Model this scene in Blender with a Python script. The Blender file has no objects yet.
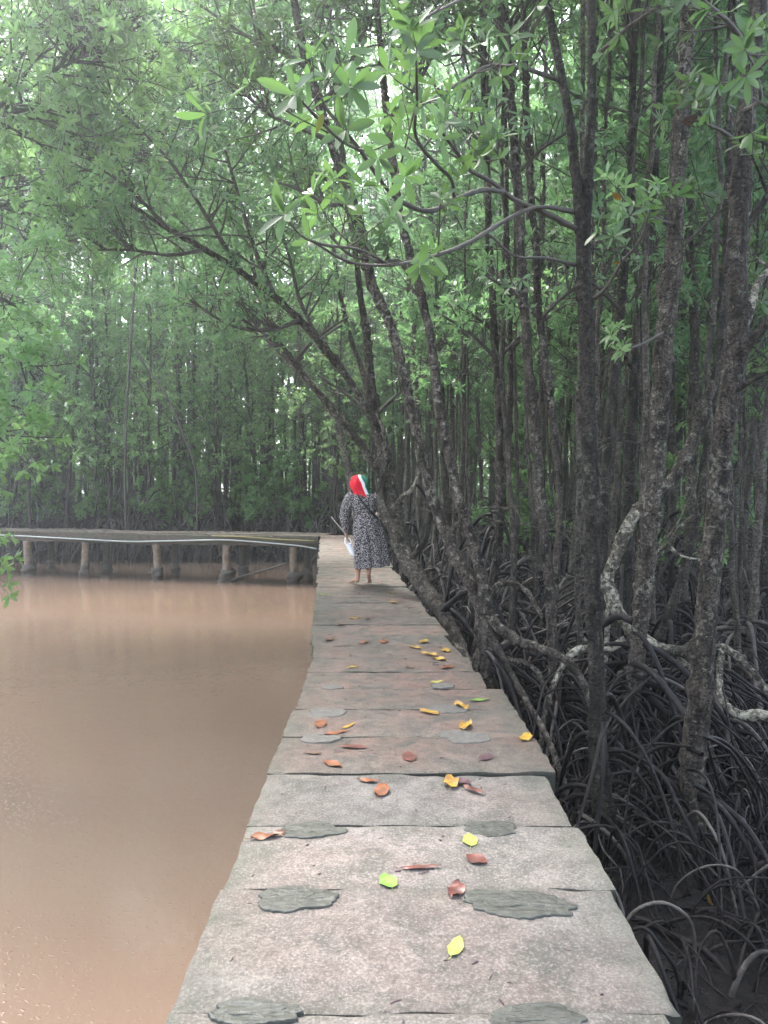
import bpy, math, random
import numpy as np
from mathutils import Vector

R = math.radians
rng = np.random.default_rng(11)
random.seed(7)
scene = bpy.context.scene
COL = scene.collection

# ------------------------------------------------------------------ camera
CAM_H = 1.5
F_PX = 760.0
PITCH = math.atan(30 / F_PX)
CP, SP = math.cos(PITCH), math.sin(PITCH)
cd = bpy.data.cameras.new('camera')
cam = bpy.data.objects.new('camera', cd)
COL.objects.link(cam)
cd.sensor_fit = 'VERTICAL'
cd.sensor_height = 36
cd.lens = F_PX / 1024 * 36
cd.clip_start = 0.05
cd.clip_end = 2000
cam.location = (0, 0, CAM_H)
cam.rotation_euler = (R(90) - PITCH, 0, 0)
scene.camera = cam


def at(px, py, d):
    """World point seen in the photograph at px, py, d metres deep."""
    cx = (px - 384) / F_PX * d
    cy = (512 - py) / F_PX * d
    return np.array([cx, CP * d + SP * cy, CAM_H - SP * d + CP * cy])


def on_plane(px, py, z=0.0):
    cx = (px - 384) / F_PX
    cy = (512 - py) / F_PX
    dz = -SP + CP * cy
    t = (z - CAM_H) / dz
    return np.array([cx * t, (CP + SP * cy) * t, z])


# ------------------------------------------------------------------ noise
class Noise:
    def __init__(self, seed, n=10):
        g = np.random.default_rng(seed)
        k = g.normal(size=(n, 3))
        k /= np.linalg.norm(k, axis=1)[:, None]
        self.k = k * g.uniform(0.6, 1.7, n)[:, None]
        self.p = g.uniform(0, 6.28, n)
        self.n = n

    def __call__(self, P, f=1.0):
        return np.sin(np.asarray(P) @ (self.k.T * f * 6.28) + self.p).sum(-1) / math.sqrt(self.n)


NZ = Noise(1)
NZ2 = Noise(2)
NZ3 = Noise(3)


# ------------------------------------------------------------------ meshes
class MB:
    """collects geometry for ONE mesh object"""

    def __init__(self):
        self.v, self.f, self.m, self.n = [], [], [], 0

    def add(self, V, F, mi=0):
        V = np.asarray(V, float).reshape(-1, 3)
        if not isinstance(F, list):
            F = [F]
        self.v.append(V)
        for a in F:
            a = np.asarray(a, int)
            if len(a):
                self.f.append(a + self.n)
                self.m.append(np.full(len(a), mi))
        self.n += len(V)
        return self

    def tube(self, P, r, sides=8, mi=0, rough=0.0, nf=4.0, cap=True, knots=0):
        P = np.asarray(P, float)
        n = len(P)
        r = np.broadcast_to(np.asarray(r, float), (n,))
        T = np.gradient(P, axis=0)
        T /= np.linalg.norm(T, axis=1)[:, None] + 1e-9
        ref = np.array([1.0, 0, 0]) if abs(T[0][0]) < 0.8 else np.array([0, 1.0, 0])
        U = np.zeros_like(P)
        u = ref - T[0] * (ref @ T[0])
        u /= np.linalg.norm(u)
        for i in range(n):
            u = u - T[i] * (u @ T[i])
            u /= np.linalg.norm(u) + 1e-9
            U[i] = u
        W = np.cross(T, U)
        a = np.linspace(0, 2 * math.pi, sides, endpoint=False)
        D = U[:, None, :] * np.cos(a)[None, :, None] + W[:, None, :] * np.sin(a)[None, :, None]
        rr = r[:, None] * np.ones((n, sides))
        V = P[:, None, :] + D * rr[..., None]
        if rough:
            q = V.reshape(-1, 3)
            dn = (NZ(q, nf) * 0.6 + NZ2(q, nf * 2.7) * 0.4).reshape(n, sides)
            rr = rr * (1 + rough * dn)
            V = P[:, None, :] + D * rr[..., None]
        if knots:
            g = np.random.default_rng(int(abs(P[0].sum() * 1000)) % 99991)
            q = V.reshape(-1, 3)
            off = np.zeros(len(q))
            ix = g.integers(0, len(q), knots)
            for j in ix:
                s = r[j // sides] * g.uniform(0.22, 0.6)
                off += np.exp(-((q - q[j]) ** 2).sum(1) / (s * s)) * r[j // sides] * g.uniform(0.12, 0.5)
            V = V + D * off.reshape(n, sides)[..., None]
        i0 = np.arange(n - 1)[:, None] * sides
        j = np.arange(sides)[None, :]
        jn = (j + 1) % sides
        F = np.stack([i0 + j, i0 + jn, i0 + sides + jn, i0 + sides + j], -1).reshape(-1, 4)
        V = V.reshape(-1, 3)
        Fs = [F]
        if cap:
            V = np.vstack([V, P[:1], P[-1:]])
            b = n * sides
            jj = np.arange(sides)
            Fs.append(np.stack([np.full(sides, b), (jj + 1) % sides, jj], -1))
            e = (n - 1) * sides
            Fs.append(np.stack([np.full(sides, b + 1), e + jj, e + (jj + 1) % sides], -1))
        return self.add(V, Fs, mi)

    def box(self, x0, x1, y0, y1, z0, z1, mi=0, rz=0.0, c=(0, 0)):
        V = np.array([[x, y, z] for z in (z0, z1) for y in (y0, y1) for x in (x0, x1)], float)
        if rz:
            ca, sa = math.cos(rz), math.sin(rz)
            X = V[:, 0] - c[0]
            Y = V[:, 1] - c[1]
            V[:, 0], V[:, 1] = c[0] + X * ca - Y * sa, c[1] + X * sa + Y * ca
        F = np.array([[0, 2, 3, 1], [4, 5, 7, 6], [0, 1, 5, 4], [2, 6, 7, 3], [0, 4, 6, 2], [1, 3, 7, 5]])
        return self.add(V, F, mi)

    def mesh(self, name, mats, smooth=True, off=(0, 0, 0)):
        me = bpy.data.meshes.new(name)
        V = np.vstack(self.v) - np.asarray(off, float)
        tot = np.concatenate([np.full(len(a), a.shape[1]) for a in self.f])
        loops = np.concatenate([a.ravel() for a in self.f])
        me.vertices.add(len(V))
        me.vertices.foreach_set('co', V.ravel().astype(np.float32))
        me.loops.add(len(loops))
        me.loops.foreach_set('vertex_index', loops.astype(np.int32))
        me.polygons.add(len(tot))
        me.polygons.foreach_set('loop_start', (np.cumsum(tot) - tot).astype(np.int32))
        me.polygons.foreach_set('material_index', np.concatenate(self.m).astype(np.int32))
        me.polygons.foreach_set('use_smooth', np.full(len(tot), bool(smooth)))
        for m in (mats if isinstance(mats, (list, tuple)) else [mats]):
            me.materials.append(m)
        me.update(calc_edges=True)
        me.validate()
        return me


ORIGIN = {}


def link(name, me, parent=None):
    o = bpy.data.objects.new(name, me)
    COL.objects.link(o)
    if parent is not None:
        o.parent = parent
    return o


def obj(name, mb, mats, parent=None, smooth=True):
    """one mesh object; world-space geometry is moved into its thing's own space"""
    root = parent
    while root is not None and root.parent is not None:
        root = root.parent
    off = ORIGIN.get(root.name, (0, 0, 0)) if root is not None else (0, 0, 0)
    return link(name, mb.mesh(name, mats, smooth, off), parent)


def tag(o, label=None, cat=None, group=None, kind=None):
    if label:
        o['label'] = label
    if cat:
        o['category'] = cat
    if group:
        o['group'] = group
    if kind:
        o['kind'] = kind
    return o


def thing(name, label, cat, loc=(0, 0, 0), group=None):
    o = bpy.data.objects.new(name, None)
    COL.objects.link(o)
    o.location = [float(x) for x in loc]
    o.empty_display_size = 0.2
    ORIGIN[o.name] = np.asarray(loc, float)
    return tag(o, label, cat, group)


def smooth_path(P, step=0.06):
    """Catmull-Rom through P (N x k columns), resampled"""
    P = np.asarray(P, float)
    Q = np.vstack([2 * P[0] - P[1], P, 2 * P[-1] - P[-2]])
    out = []
    for i in range(1, len(Q) - 2):
        a, b, c, d = Q[i - 1], Q[i], Q[i + 1], Q[i + 2]
        n = max(2, int(np.linalg.norm((c - b)[:3]) / step))
        t = np.linspace(0, 1, n, endpoint=False)[:, None]
        out.append(0.5 * (2 * b + (c - a) * t + (2 * a - 5 * b + 4 * c - d) * t ** 2 + (3 * b - a - 3 * c + d) * t ** 3))
    out.append(P[-1:])
    return np.vstack(out)


# ------------------------------------------------------------------ materials
def new_mat(name):
    m = bpy.data.materials.new(name)
    m.use_nodes = True
    nt = m.node_tree
    nt.nodes.clear()
    out = nt.nodes.new('ShaderNodeOutputMaterial')
    return m, nt, out


class G:
    """small node-graph helper"""

    def __init__(self, nt):
        self.nt = nt
        self.tc = None

    def n(self, t, **kw):
        x = self.nt.nodes.new('ShaderNode' + t)
        for k, v in kw.items():
            setattr(x, k, v)
        return x

    def set(self, node, key, val):
        s = node.inputs[key]
        if hasattr(val, 'is_output') or isinstance(val, bpy.types.NodeSocket):
            self.nt.links.new(val, s)
        else:
            s.default_value = val

    def obj(self):
        if self.tc is None:
            self.tc = self.n('TexCoord').outputs['Object']
        return self.tc

    def noise(self, scale, detail=4, rough=0.55, vec=None, dist=0.0):
        x = self.n('TexNoise')
        self.set(x, 'Vector', vec if vec is not None else self.obj())
        x.inputs['Scale'].default_value = scale
        x.inputs['Detail'].default_value = detail
        x.inputs['Roughness'].default_value = rough
        x.inputs['Distortion'].default_value = dist
        return x.outputs['Fac']

    def scale(self, v):
        x = self.n('Mapping')
        self.set(x, 'Vector', self.obj())
        x.inputs['Scale'].default_value = v
        return x.outputs[0]

    def ramp(self, fac, stops, interp='LINEAR'):
        x = self.n('ValToRGB')
        x.color_ramp.interpolation = interp
        e = x.color_ramp.elements
        while len(e) < len(stops):
            e.new(0.5)
        for i, (p, c) in enumerate(stops):
            e[i].position = p
            if not isinstance(c, (tuple, list)):
                c = (c, c, c)
            e[i].color = (*c[:3], 1)
        self.set(x, 'Fac', fac)
        return x.outputs['Color']

    def mix(self, fac, a, b, mode='MIX'):
        x = self.n('Mix', data_type='RGBA', blend_type=mode)
        self.set(x, 0, fac)
        for i, v in ((6, a), (7, b)):
            if isinstance(v, (tuple, list)):
                v = (*v[:3], 1)
            self.set(x, i, v)
        return x.outputs[2]

    def math(self, op, a, b=0.5, c=None):
        x = self.n('Math', operation=op)
        self.set(x, 0, a)
        self.set(x, 1, b)
        if c is not None:
            self.set(x, 2, c)
        return x.outputs[0]

    def bump(self, h, strength=0.5, dist=0.01, normal=None):
        x = self.n('Bump')
        self.set(x, 'Height', h)
        x.inputs['Strength'].default_value = strength
        x.inputs['Distance'].default_value = dist
        if normal is not None:
            self.set(x, 'Normal', normal)
        return x.outputs[0]

    def bsdf(self, color, rough=0.7, normal=None, spec=0.5, **kw):
        x = self.n('BsdfPrincipled')
        if isinstance(color, (tuple, list)):
            color = (*color[:3], 1)
        self.set(x, 'Base Color', color)
        self.set(x, 'Roughness', rough)
        self.set(x, 'Specular IOR Level', spec)
        if normal is not None:
            self.set(x, 'Normal', normal)
        for k, v in kw.items():
            self.set(x, k.replace('_', ' '), v)
        return x.outputs[0]

    def out(self, out, sh):
        self.nt.links.new(sh, out.inputs['Surface'])


def mat_bark(name, dark, light, lichen, lichen_amount, rough=0.85, ring=26.0):
    m, nt, out = new_mat(name)
    g = G(nt)
    fine = g.noise(48, 7, 0.7)
    streak = g.noise(5, 5, 0.6, g.scale((3.2, 3.2, 0.9)))
    ringn = g.noise(3, 4, 0.6, g.scale((2.0, 2.0, ring / 3)))
    patch = g.noise(19, 8, 0.72, dist=0.4)
    big = g.noise(1.3, 2)
    c = g.mix(g.ramp(streak, [(0.35, 0.0), (0.65, 1.0)]), dark, light)
    c = g.mix(g.ramp(fine, [(0.42, 0.85), (0.54, 0.0)]), c, tuple(x * 0.35 for x in dark))
    c = g.mix(g.ramp(g.math('ADD', patch, g.math('MULTIPLY', big, 0.35)), [(0.77 - lichen_amount * 0.2, 0.0), (0.90 - lichen_amount * 0.2, 0.8)]), c, lichen)
    oi = g.n('ObjectInfo').outputs['Random']
    hv = g.n('HueSaturation')
    g.set(hv, 'Color', c)
    g.set(hv, 'Value', g.math('ADD', g.math('MULTIPLY', oi, 0.5), 0.75))
    h = g.math('ADD', g.math('MULTIPLY', ringn, 0.9), g.math('ADD', fine, g.math('MULTIPLY', patch, 0.6)))
    g.out(out, g.bsdf(hv.outputs[0], rough, g.bump(h, 1.0, 0.03), 0.15))
    return m


def mat_leaf(name, stops, trans, rough=0.33, tfac=0.5):
    m, nt, out = new_mat(name)
    g = G(nt)
    rnd = g.n('NewGeometry').outputs['Random Per Island']
    c = g.ramp(rnd, stops)
    oi = g.n('ObjectInfo').outputs['Random']
    hv = g.n('HueSaturation')
    g.set(hv, 'Color', c)
    g.set(hv, 'Hue', g.math('ADD', g.math('MULTIPLY', oi, 0.03), 0.485))
    g.set(hv, 'Value', g.math('ADD', g.math('MULTIPLY', oi, 0.4), 0.8))
    p = g.bsdf(hv.outputs[0], rough, None, 0.6)
    t = g.n('BsdfTranslucent')
    g.set(t, 'Color', g.mix(0.6, hv.outputs[0], trans))
    mx = g.n('MixShader')
    mx.inputs[0].default_value = tfac
    nt.links.new(p, mx.inputs[1])
    nt.links.new(t.outputs[0], mx.inputs[2])
    g.out(out, mx.outputs[0])
    return m


def mat_simple(name, color, rough=0.7, var=0.25, scale=12, bump=0.3, spec=0.4):
    m, nt, out = new_mat(name)
    g = G(nt)
    n1 = g.noise(scale, 5)
    c = g.mix(g.ramp(n1, [(0.3, 0.0), (0.7, 1.0)]), tuple(x * (1 - var) for x in color), tuple(min(1, x * (1 + var)) for x in color))
    g.out(out, g.bsdf(c, rough, g.bump(n1, bump, 0.004) if bump else None, spec))
    return m


M = {}
M['bark'] = mat_bark('bark', (0.018, 0.0145, 0.0115), (0.118, 0.098, 0.079), (0.29, 0.275, 0.22), 0.3)
M['bark_dark'] = mat_bark('bark_dark', (0.013, 0.0115, 0.0095), (0.075, 0.065, 0.052), (0.17, 0.17, 0.13), 0.15)
M['bark_pale'] = mat_bark('bark_pale', (0.035, 0.030, 0.023), (0.13, 0.115, 0.09), (0.38, 0.36, 0.28), 0.62)
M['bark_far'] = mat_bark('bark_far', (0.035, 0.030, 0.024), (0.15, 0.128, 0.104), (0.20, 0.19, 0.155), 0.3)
M['twig'] = mat_simple('twig', (0.055, 0.048, 0.04), 0.8, 0.4, 20, 0.3)


def mat_root(name, dark, light, lichen):
    m, nt, out = new_mat(name)
    g = G(nt)
    a = g.noise(2.2, 4, 0.6)
    b = g.noise(30, 5, 0.6)
    c = g.mix(g.ramp(a, [(0.38, 0.0), (0.66, 1.0)]), dark, light)
    c = g.mix(g.ramp(b, [(0.55, 0.0), (0.72, 0.7)]), c, lichen)
    rr = g.ramp(a, [(0.3, 0.4), (0.7, 0.75)])
    g.out(out, g.bsdf(c, rr, g.bump(b, 0.7, 0.008), 0.16))
    return m


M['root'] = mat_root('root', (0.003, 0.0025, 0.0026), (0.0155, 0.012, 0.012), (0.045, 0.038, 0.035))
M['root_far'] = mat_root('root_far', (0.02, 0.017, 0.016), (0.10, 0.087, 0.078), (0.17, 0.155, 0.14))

LEAF_STOPS = [(0.0, (0.044, 0.090, 0.042)), (0.45, (0.074, 0.142, 0.066)), (0.85, (0.110, 0.188, 0.080)), (1.0, (0.17, 0.21, 0.08))]
M['leaf'] = mat_leaf('leaf', LEAF_STOPS, (0.27, 0.52, 0.20))
M['leaf_bright'] = mat_leaf('leaf_bright', [(0, (0.075, 0.15, 0.05)), (0.6, (0.12, 0.21, 0.065)), (1, (0.17, 0.26, 0.08))], (0.34, 0.58, 0.22))
M['leaf_near'] = mat_leaf('leaf_near', [(0, (0.035, 0.068, 0.026)), (0.6, (0.052, 0.098, 0.034)), (1, (0.085, 0.14, 0.042))], (0.12, 0.235, 0.055), rough=.5, tfac=0.45)
M['leaf_fresh'] = mat_leaf('leaf_fresh', [(0, (0.08, 0.16, 0.055)), (0.6, (0.125, 0.225, 0.075)), (1, (0.17, 0.27, 0.09))], (0.36, 0.62, 0.22))


def mat_mud():
    m, nt, out = new_mat('mud')
    g = G(nt)
    a = g.noise(1.1, 6, 0.6)
    b = g.noise(9, 8, 0.65)
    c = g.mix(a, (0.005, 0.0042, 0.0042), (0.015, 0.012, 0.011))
    c = g.mix(g.ramp(b, [(0.55, 0.0), (0.75, 0.6)]), c, (0.032, 0.026, 0.023))
    b2 = g.noise(22, 6, 0.65)
    g.out(out, g.bsdf(c, g.ramp(b, [(0.3, 0.3), (0.65, 0.75)]), g.bump(g.math('ADD', b, g.math('MULTIPLY', b2, .6)), 1.0, 0.09), 0.22))
    return m


M['mud'] = mat_mud()

RIPPLES = [(216, 690, .45), (205, 700, .28)]


def mat_water():
    m, nt, out = new_mat('water')
    g = G(nt)
    pos = g.obj()
    big = g.noise(0.35, 3, 0.5)
    n1 = g.noise(11.0, 3, 0.5, g.scale((1, 0.55, 1)), 0.0)
    n2 = g.noise(38.0, 2, 0.5)
    patch = g.ramp(g.noise(1.3, 3, 0.6), [(0.47, 0.06), (0.68, 1.0)])
    n3 = g.noise(15.0, 2, 0.5, g.scale((1, 0.8, 1)))
    h = g.math('ADD', g.math('MULTIPLY', n1, 0.30), g.math('MULTIPLY', patch, g.math('ADD', g.math('MULTIPLY', n3, 0.04), g.math('MULTIPLY', n2, 0.13))))
    # rings from falling drops
    for (px, py, rad) in RIPPLES:
        p = on_plane(px, py, -1.36)
        dn = g.n('VectorMath', operation='DISTANCE')
        g.set(dn, 0, pos)
        dn.inputs[1].default_value = (p[0], p[1], 0.0)
        r = dn.outputs['Value']
        w = g.math('SINE', g.math('MULTIPLY', r, 2 * math.pi / (rad * 0.2)))
        fall = g.math('MAXIMUM', g.math('SUBTRACT', 1.0, g.math('DIVIDE', r, rad)), 0.0)
        h = g.math('ADD', h, g.math('MULTIPLY', g.math('MULTIPLY', w, fall), 0.05))
    c = g.mix(big, (0.124, 0.085, 0.061), (0.158, 0.110, 0.081))
    drop = g.math('MAXIMUM', g.math('SUBTRACT', g.noise(30.0, 2, 0.5), 0.60), 0.0)
    h = g.math('ADD', h, g.math('MULTIPLY', drop, g.math('ADD', g.math('MULTIPLY', patch, 2.6), 1.2)))
    nrm = g.bump(h, 0.22, 0.05)
    s = g.bsdf(c, 0.03, nrm, 0.5, IOR=1.33)
    g.out(out, s)
    return m


M['water'] = mat_water()


def mat_concrete(name, lo, hi, stain, red_amt, moss, rlo, rhi):
    m, nt, out = new_mat(name)
    g = G(nt)
    pos = g.n('NewGeometry').outputs['Position']
    oi = g.n('ObjectInfo').outputs['Random']
    vec = g.n('VectorMath', operation='ADD')
    g.set(vec, 0, pos)
    cmb = g.n('CombineXYZ')
    g.set(cmb, 0, g.math('MULTIPLY', oi, 13.0))
    g.set(cmb, 1, g.math('MULTIPLY', oi, 7.0))
    g.set(vec, 1, cmb.outputs[0])
    v = vec.outputs[0]
    big = g.noise(3.6, 8, 0.72, v, 0.5)
    mid = g.noise(6, 7, 0.68, v, 0.3)
    fine = g.noise(95, 8, 0.75, v)
    sp = g.noise(17, 8, 0.75, v, 0.4)
    red = g.noise(1.1, 3, 0.55, v)
    c = g.mix(g.ramp(mid, [(0.36, 0.0), (0.62, 1.0)]), lo, hi)
    c = g.mix(g.ramp(red, [(0.40, 0.0), (0.62, red_amt)]), c, (0.150, 0.078, 0.057))
    c = g.mix(g.ramp(big, [(0.48, 0.0), (0.62, stain)]), c, moss)
    c = g.mix(g.ramp(fine, [(0.40, 0.75), (0.51, 0.0)]), c, (0.050, 0.046, 0.039))
    c = g.mix(g.ramp(sp, [(0.52, 0.0), (0.64, 0.7)]), c, (0.034, 0.033, 0.024))
    c = g.mix(g.ramp(fine, [(0.52, 0.0), (0.64, 0.6)]), c, (0.25, 0.23, 0.215))
    # algae-dark edges of each slab from its own generated box
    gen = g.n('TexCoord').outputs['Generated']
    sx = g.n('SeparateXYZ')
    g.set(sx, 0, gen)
    ex = g.math('MULTIPLY', g.math('ABSOLUTE', g.math('SUBTRACT', sx.outputs[0], 0.5)), 2.0)
    ey = g.math('MULTIPLY', g.math('ABSOLUTE', g.math('SUBTRACT', sx.outputs[1], 0.5)), 2.0)
    e = g.math('MAXIMUM', g.math('POWER', ex, 5.0), g.math('MULTIPLY', g.math('POWER', ey, 8.0), 0.75))
    e = g.math('MULTIPLY', e, g.ramp(mid, [(0.35, 0.25), (0.65, 1.0)]))
    c = g.mix(g.math('MULTIPLY', e, 0.8), c, (0.048, 0.052, 0.035))
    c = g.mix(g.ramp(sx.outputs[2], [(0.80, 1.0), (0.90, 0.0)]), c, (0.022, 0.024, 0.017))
    hv = g.n('HueSaturation')
    g.set(hv, 'Color', c)
    g.set(hv, 'Value', g.math('ADD', g.math('MULTIPLY', oi, 0.28), 0.86))
    h = g.math('ADD', g.math('MULTIPLY', mid, 1.0), g.math('ADD', g.math('MULTIPLY', fine, 0.5), g.math('MULTIPLY', sp, 0.4)))
    g.out(out, g.bsdf(hv.outputs[0], g.ramp(big, [(0.35, rlo), (0.65, rhi)]), g.bump(h, 0.9, 0.016), 0.4))
    return m


M['concrete'] = mat_concrete('concrete', (0.062, 0.055, 0.048), (0.152, 0.135, 0.121), 0.85, 0.25, (0.055, 0.052, 0.041), 0.55, 0.85)
M['concrete_stained_shaded'] = mat_concrete('concrete_stained_shaded', (0.042, 0.033, 0.026), (0.124, 0.096, 0.077), 0.9, 0.9, (0.030, 0.031, 0.020), 0.32, 0.7)  # real stain and damp, plus tree shade darkened into the colour


def mat_mortar(name, a, b, rough):
    m, nt, out = new_mat(name)
    g = G(nt)
    n1 = g.noise(28, 8, 0.7)
    n2 = g.noise(18, 5, 0.65, g.scale((1, 3, 1)), 0.6)
    c = g.mix(g.ramp(n1, [(0.35, 0.0), (0.66, 1.0)]), a, b)
    c = g.mix(g.ramp(n2, [(0.56, 0.0), (0.7, 0.6)]), c, (0.075, 0.075, 0.066))
    g.out(out, g.bsdf(c, rough, g.bump(g.math('ADD', n1, n2), 0.8, 0.01), 0.5))
    return m


M['mortar'] = mat_mortar('mortar', (0.013, 0.0155, 0.011), (0.038, 0.040, 0.031), 0.4)
M['mortar_pale'] = mat_mortar('mortar_pale', (0.05, 0.046, 0.038), (0.105, 0.096, 0.082), 0.7)


def mat_wood():
    m, nt, out = new_mat('old_wood')
    g = G(nt)
    n1 = g.noise(3, 6, 0.6, g.scale((1.2, 14, 14)), 0.3)
    n2 = g.noise(1.2, 4)
    c = g.mix(g.ramp(n1, [(0.3, 0.0), (0.7, 1.0)]), (0.035, 0.028, 0.022), (0.13, 0.108, 0.083))
    c = g.mix(g.ramp(n2, [(0.5, 0.0), (0.65, 0.7)]), c, (0.065, 0.07, 0.045))
    g.out(out, g.bsdf(c, 0.8, g.bump(n1, 0.7, 0.02), 0.3))
    return m


M['wood'] = mat_wood()


def mat_post():
    m, nt, out = new_mat('jetty_post')
    g = G(nt)
    n1 = g.noise(7, 6, 0.6)
    geo = g.n('NewGeometry').outputs['Position']
    s = g.n('SeparateXYZ')
    g.set(s, 0, geo)
    c = g.mix(g.ramp(n1, [(0.3, 0.0), (0.7, 1.0)]), (0.10, 0.074, 0.052), (0.24, 0.182, 0.13))
    zz = g.math('ADD', s.outputs[2], g.math('MULTIPLY', n1, 0.35))
    wet = g.ramp(g.math('MULTIPLY', g.math('ADD', zz, 1.4), 1.0), [(0.40, 1.0), (0.62, 0.0)])
    c = g.mix(wet, c, (0.045, 0.037, 0.03))
    g.out(out, g.bsdf(c, 0.75, g.bump(n1, 0.8, 0.03), 0.35))
    return m


M['post'] = mat_post()
M['crust'] = mat_simple('oyster_crust', (0.07, 0.06, 0.05), 0.85, 0.6, 30, 0.8)
M['hose'] = mat_simple('white_hose', (0.34, 0.36, 0.33), 0.45, 0.1, 5, 0.0)
M['rope'] = mat_simple('yellow_rope', (0.22, 0.19, 0.08), 0.8, 0.2, 40, 0.4)

# ------------------------------------------------------------------ ground, water
WATER_Z = -1.36
MUD_Z = -1.22


def walk_left(y):
    return np.where(y < 6.2, -0.60, -0.60 - (y - 6.2) * 0.079)


def ground_z(x, y):
    x = np.asarray(x, float)
    y = np.asarray(y, float)
    P = np.stack([x, y, np.zeros_like(x)], -1)
    wob = NZ(P, 0.12) * 0.5
    # pond: left of the boardwalk, up to the far shore
    sx = (walk_left(y) + 0.25) - x + wob * 0.2
    sy = (27.2 + wob * 0.7 + 0.03 * x) - y
    # bank on the far left with the leafy tree
    bank = 1.7 - np.hypot(x + 7.0, (y - 8.2) * 0.75)
    bank2 = 2.2 - np.hypot(x + 12.6, (y - 14.5) * 0.75)
    inside = np.minimum(np.minimum(sx, sy), np.minimum(-bank, -bank2))
    t = np.clip((inside + 0.5) / 1.6, 0, 1)
    t = t * t * (3 - 2 * t)
    land = MUD_Z + 0.05 * NZ(P, 0.35) + 0.035 * NZ2(P, 0.9) + 0.015 * NZ3(P, 2.5)
    return land * (1 - t) + (-2.1) * t


def axis(lo, hi, dens_lo, dens_hi, step, far):
    core = np.arange(dens_lo, dens_hi + 1e-6, step)
    a = dens_lo - np.geomspace(step, dens_lo - lo, far)[::-1]
    b = dens_hi + np.geomspace(step, hi - dens_hi, far)
    return np.concatenate([a, core, b])


gx = axis(-170, 170, -18, 16, 0.14, 22)
gy = axis(-60, 240, 0.5, 38, 0.16, 22)
XX, YY = np.meshgrid(gx, gy)
ZZ = ground_z(XX, YY)
mb = MB()
nx, ny = len(gx), len(gy)
i = np.arange(ny - 1)[:, None] * nx
j = np.arange(nx - 1)[None, :]
mb.add(np.stack([XX, YY, ZZ], -1), np.stack([i + j, i + j + 1, i + nx + j + 1, i + nx + j], -1).reshape(-1, 4))
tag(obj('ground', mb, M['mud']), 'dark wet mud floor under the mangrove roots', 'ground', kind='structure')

mb = MB()
mb.add([[-40, -12, 0], [1.2, -12, 0], [1.2, 30, 0], [-40, 30, 0]], np.array([[0, 1, 2, 3]]))
w = tag(obj('water', mb, M['water'], smooth=False), 'muddy brown pond water with faint ripples', 'water', kind='structure')
w.location.z = WATER_Z

# ------------------------------------------------------------------ boardwalk
bw = thing('boardwalk', 'narrow boardwalk of worn concrete slabs, strewn with leaves, leading past the woman', 'boardwalk', (0.1, 2, 0))
ANG = math.atan(0.079)


def slab_mesh(x0, x1, y0, y1, ztop, th, tilt, seed, skew):
    """one slab: top grid with worn edges and a slightly ragged outline, thick sides"""
    g = np.random.default_rng(seed)
    nx_, ny_ = 44, 18
    u = np.linspace(0, 1, nx_)
    v = np.linspace(0, 1, ny_)
    # denser near the rims
    u = u - 0.35 * np.sin(2 * math.pi * u) / (2 * math.pi)
    v = v - 0.5 * np.sin(2 * math.pi * v) / (2 * math.pi)
    U, Vv = np.meshgrid(u, v)
    X = x0 + (x1 - x0) * U
    Y = y0 + (y1 - y0) * Vv
    P = np.stack([X + seed * 3.1, Y, np.zeros_like(X)], -1)
    rag = 0.0015 * NZ(P, 1.6) + 0.0016 * NZ2(P, 7)
    edge_x = np.minimum(U, 1 - U)
    edge_y = np.minimum(Vv, 1 - Vv)
    wx = np.exp(-edge_x * (x1 - x0) / 0.05)
    wy = np.exp(-edge_y * (y1 - y0) / 0.05)
    X = X + rag * wx * 1.6 + skew * (Vv - 0.5)
    Y = Y + rag * wy * 1.3
    Z = ztop + 0.0025 * NZ3(P, 1.4) + 0.0012 * NZ(P, 6) + tilt[0] * (U - 0.5) + tilt[1] * (Vv - 0.5)
    de = np.minimum(edge_x * (x1 - x0), edge_y * (y1 - y0))
    Z = Z - 0.004 * np.exp(-de / 0.004) * (1 + 0.8 * NZ2(P, 4).clip(-1, 1)) - 0.012 * np.exp(-de / 0.02) * (NZ(P, 3.1) + 0.5 * NZ3(P, 9) - 1.0).clip(0, 1)
    top = np.stack([X, Y, Z], -1)
    m = MB()
    n = nx_ * ny_
    i = np.arange(ny_ - 1)[:, None] * nx_
    j = np.arange(nx_ - 1)[None, :]
    F = np.stack([i + j, i + j + 1, i + nx_ + j + 1, i + nx_ + j], -1).reshape(-1, 4)
    ring = np.concatenate([np.arange(nx_), np.arange(1, ny_) * nx_ + nx_ - 1, (ny_ - 1) * nx_ + np.arange(nx_ - 2, -1, -1), np.arange(ny_ - 2, 0, -1) * nx_])
    rim = top.reshape(-1, 3)[ring].copy()
    low = rim.copy()
    low[:, 2] = ztop - th
    k = len(ring)
    kk = np.arange(k)
    side = np.stack([n + kk, n + k + kk, n + k + (kk + 1) % k, n + (kk + 1) % k], -1)
    m.add(np.vstack([top.reshape(-1, 3), rim, low]), [F, side])
    # underside
    m.add([[x0, y0, ztop - th], [x1, y0, ztop - th], [x1, y1, ztop - th], [x0, y1, ztop - th]], np.array([[0, 3, 2, 1]]))
    return m


joints = [-1.7, -1.15, -0.6, -0.05, 0.5, 1.0, 1.54, 2.09, 2.745, 3.265, 3.855, 4.42, 4.97, 5.47, 5.97, 6.44]
while joints[-1] < 21.0:
    joints.append(joints[-1] + random.uniform(0.47, 0.54))
near_edges = {7: (-0.605, 0.835), 8: (-0.59, 0.855), 9: (-0.598, 0.825), 10: (-0.60, 0.885), 11: (-0.60, 0.87), 12: (-0.585, 0.86), 13: (-0.60, 0.755), 14: (-0.605, 0.72)}
gaps = {7: 0.002, 8: 0.001, 9: 0.020, 10: 0.018, 11: 0.006, 12: 0.008, 13: 0.011}


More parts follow.
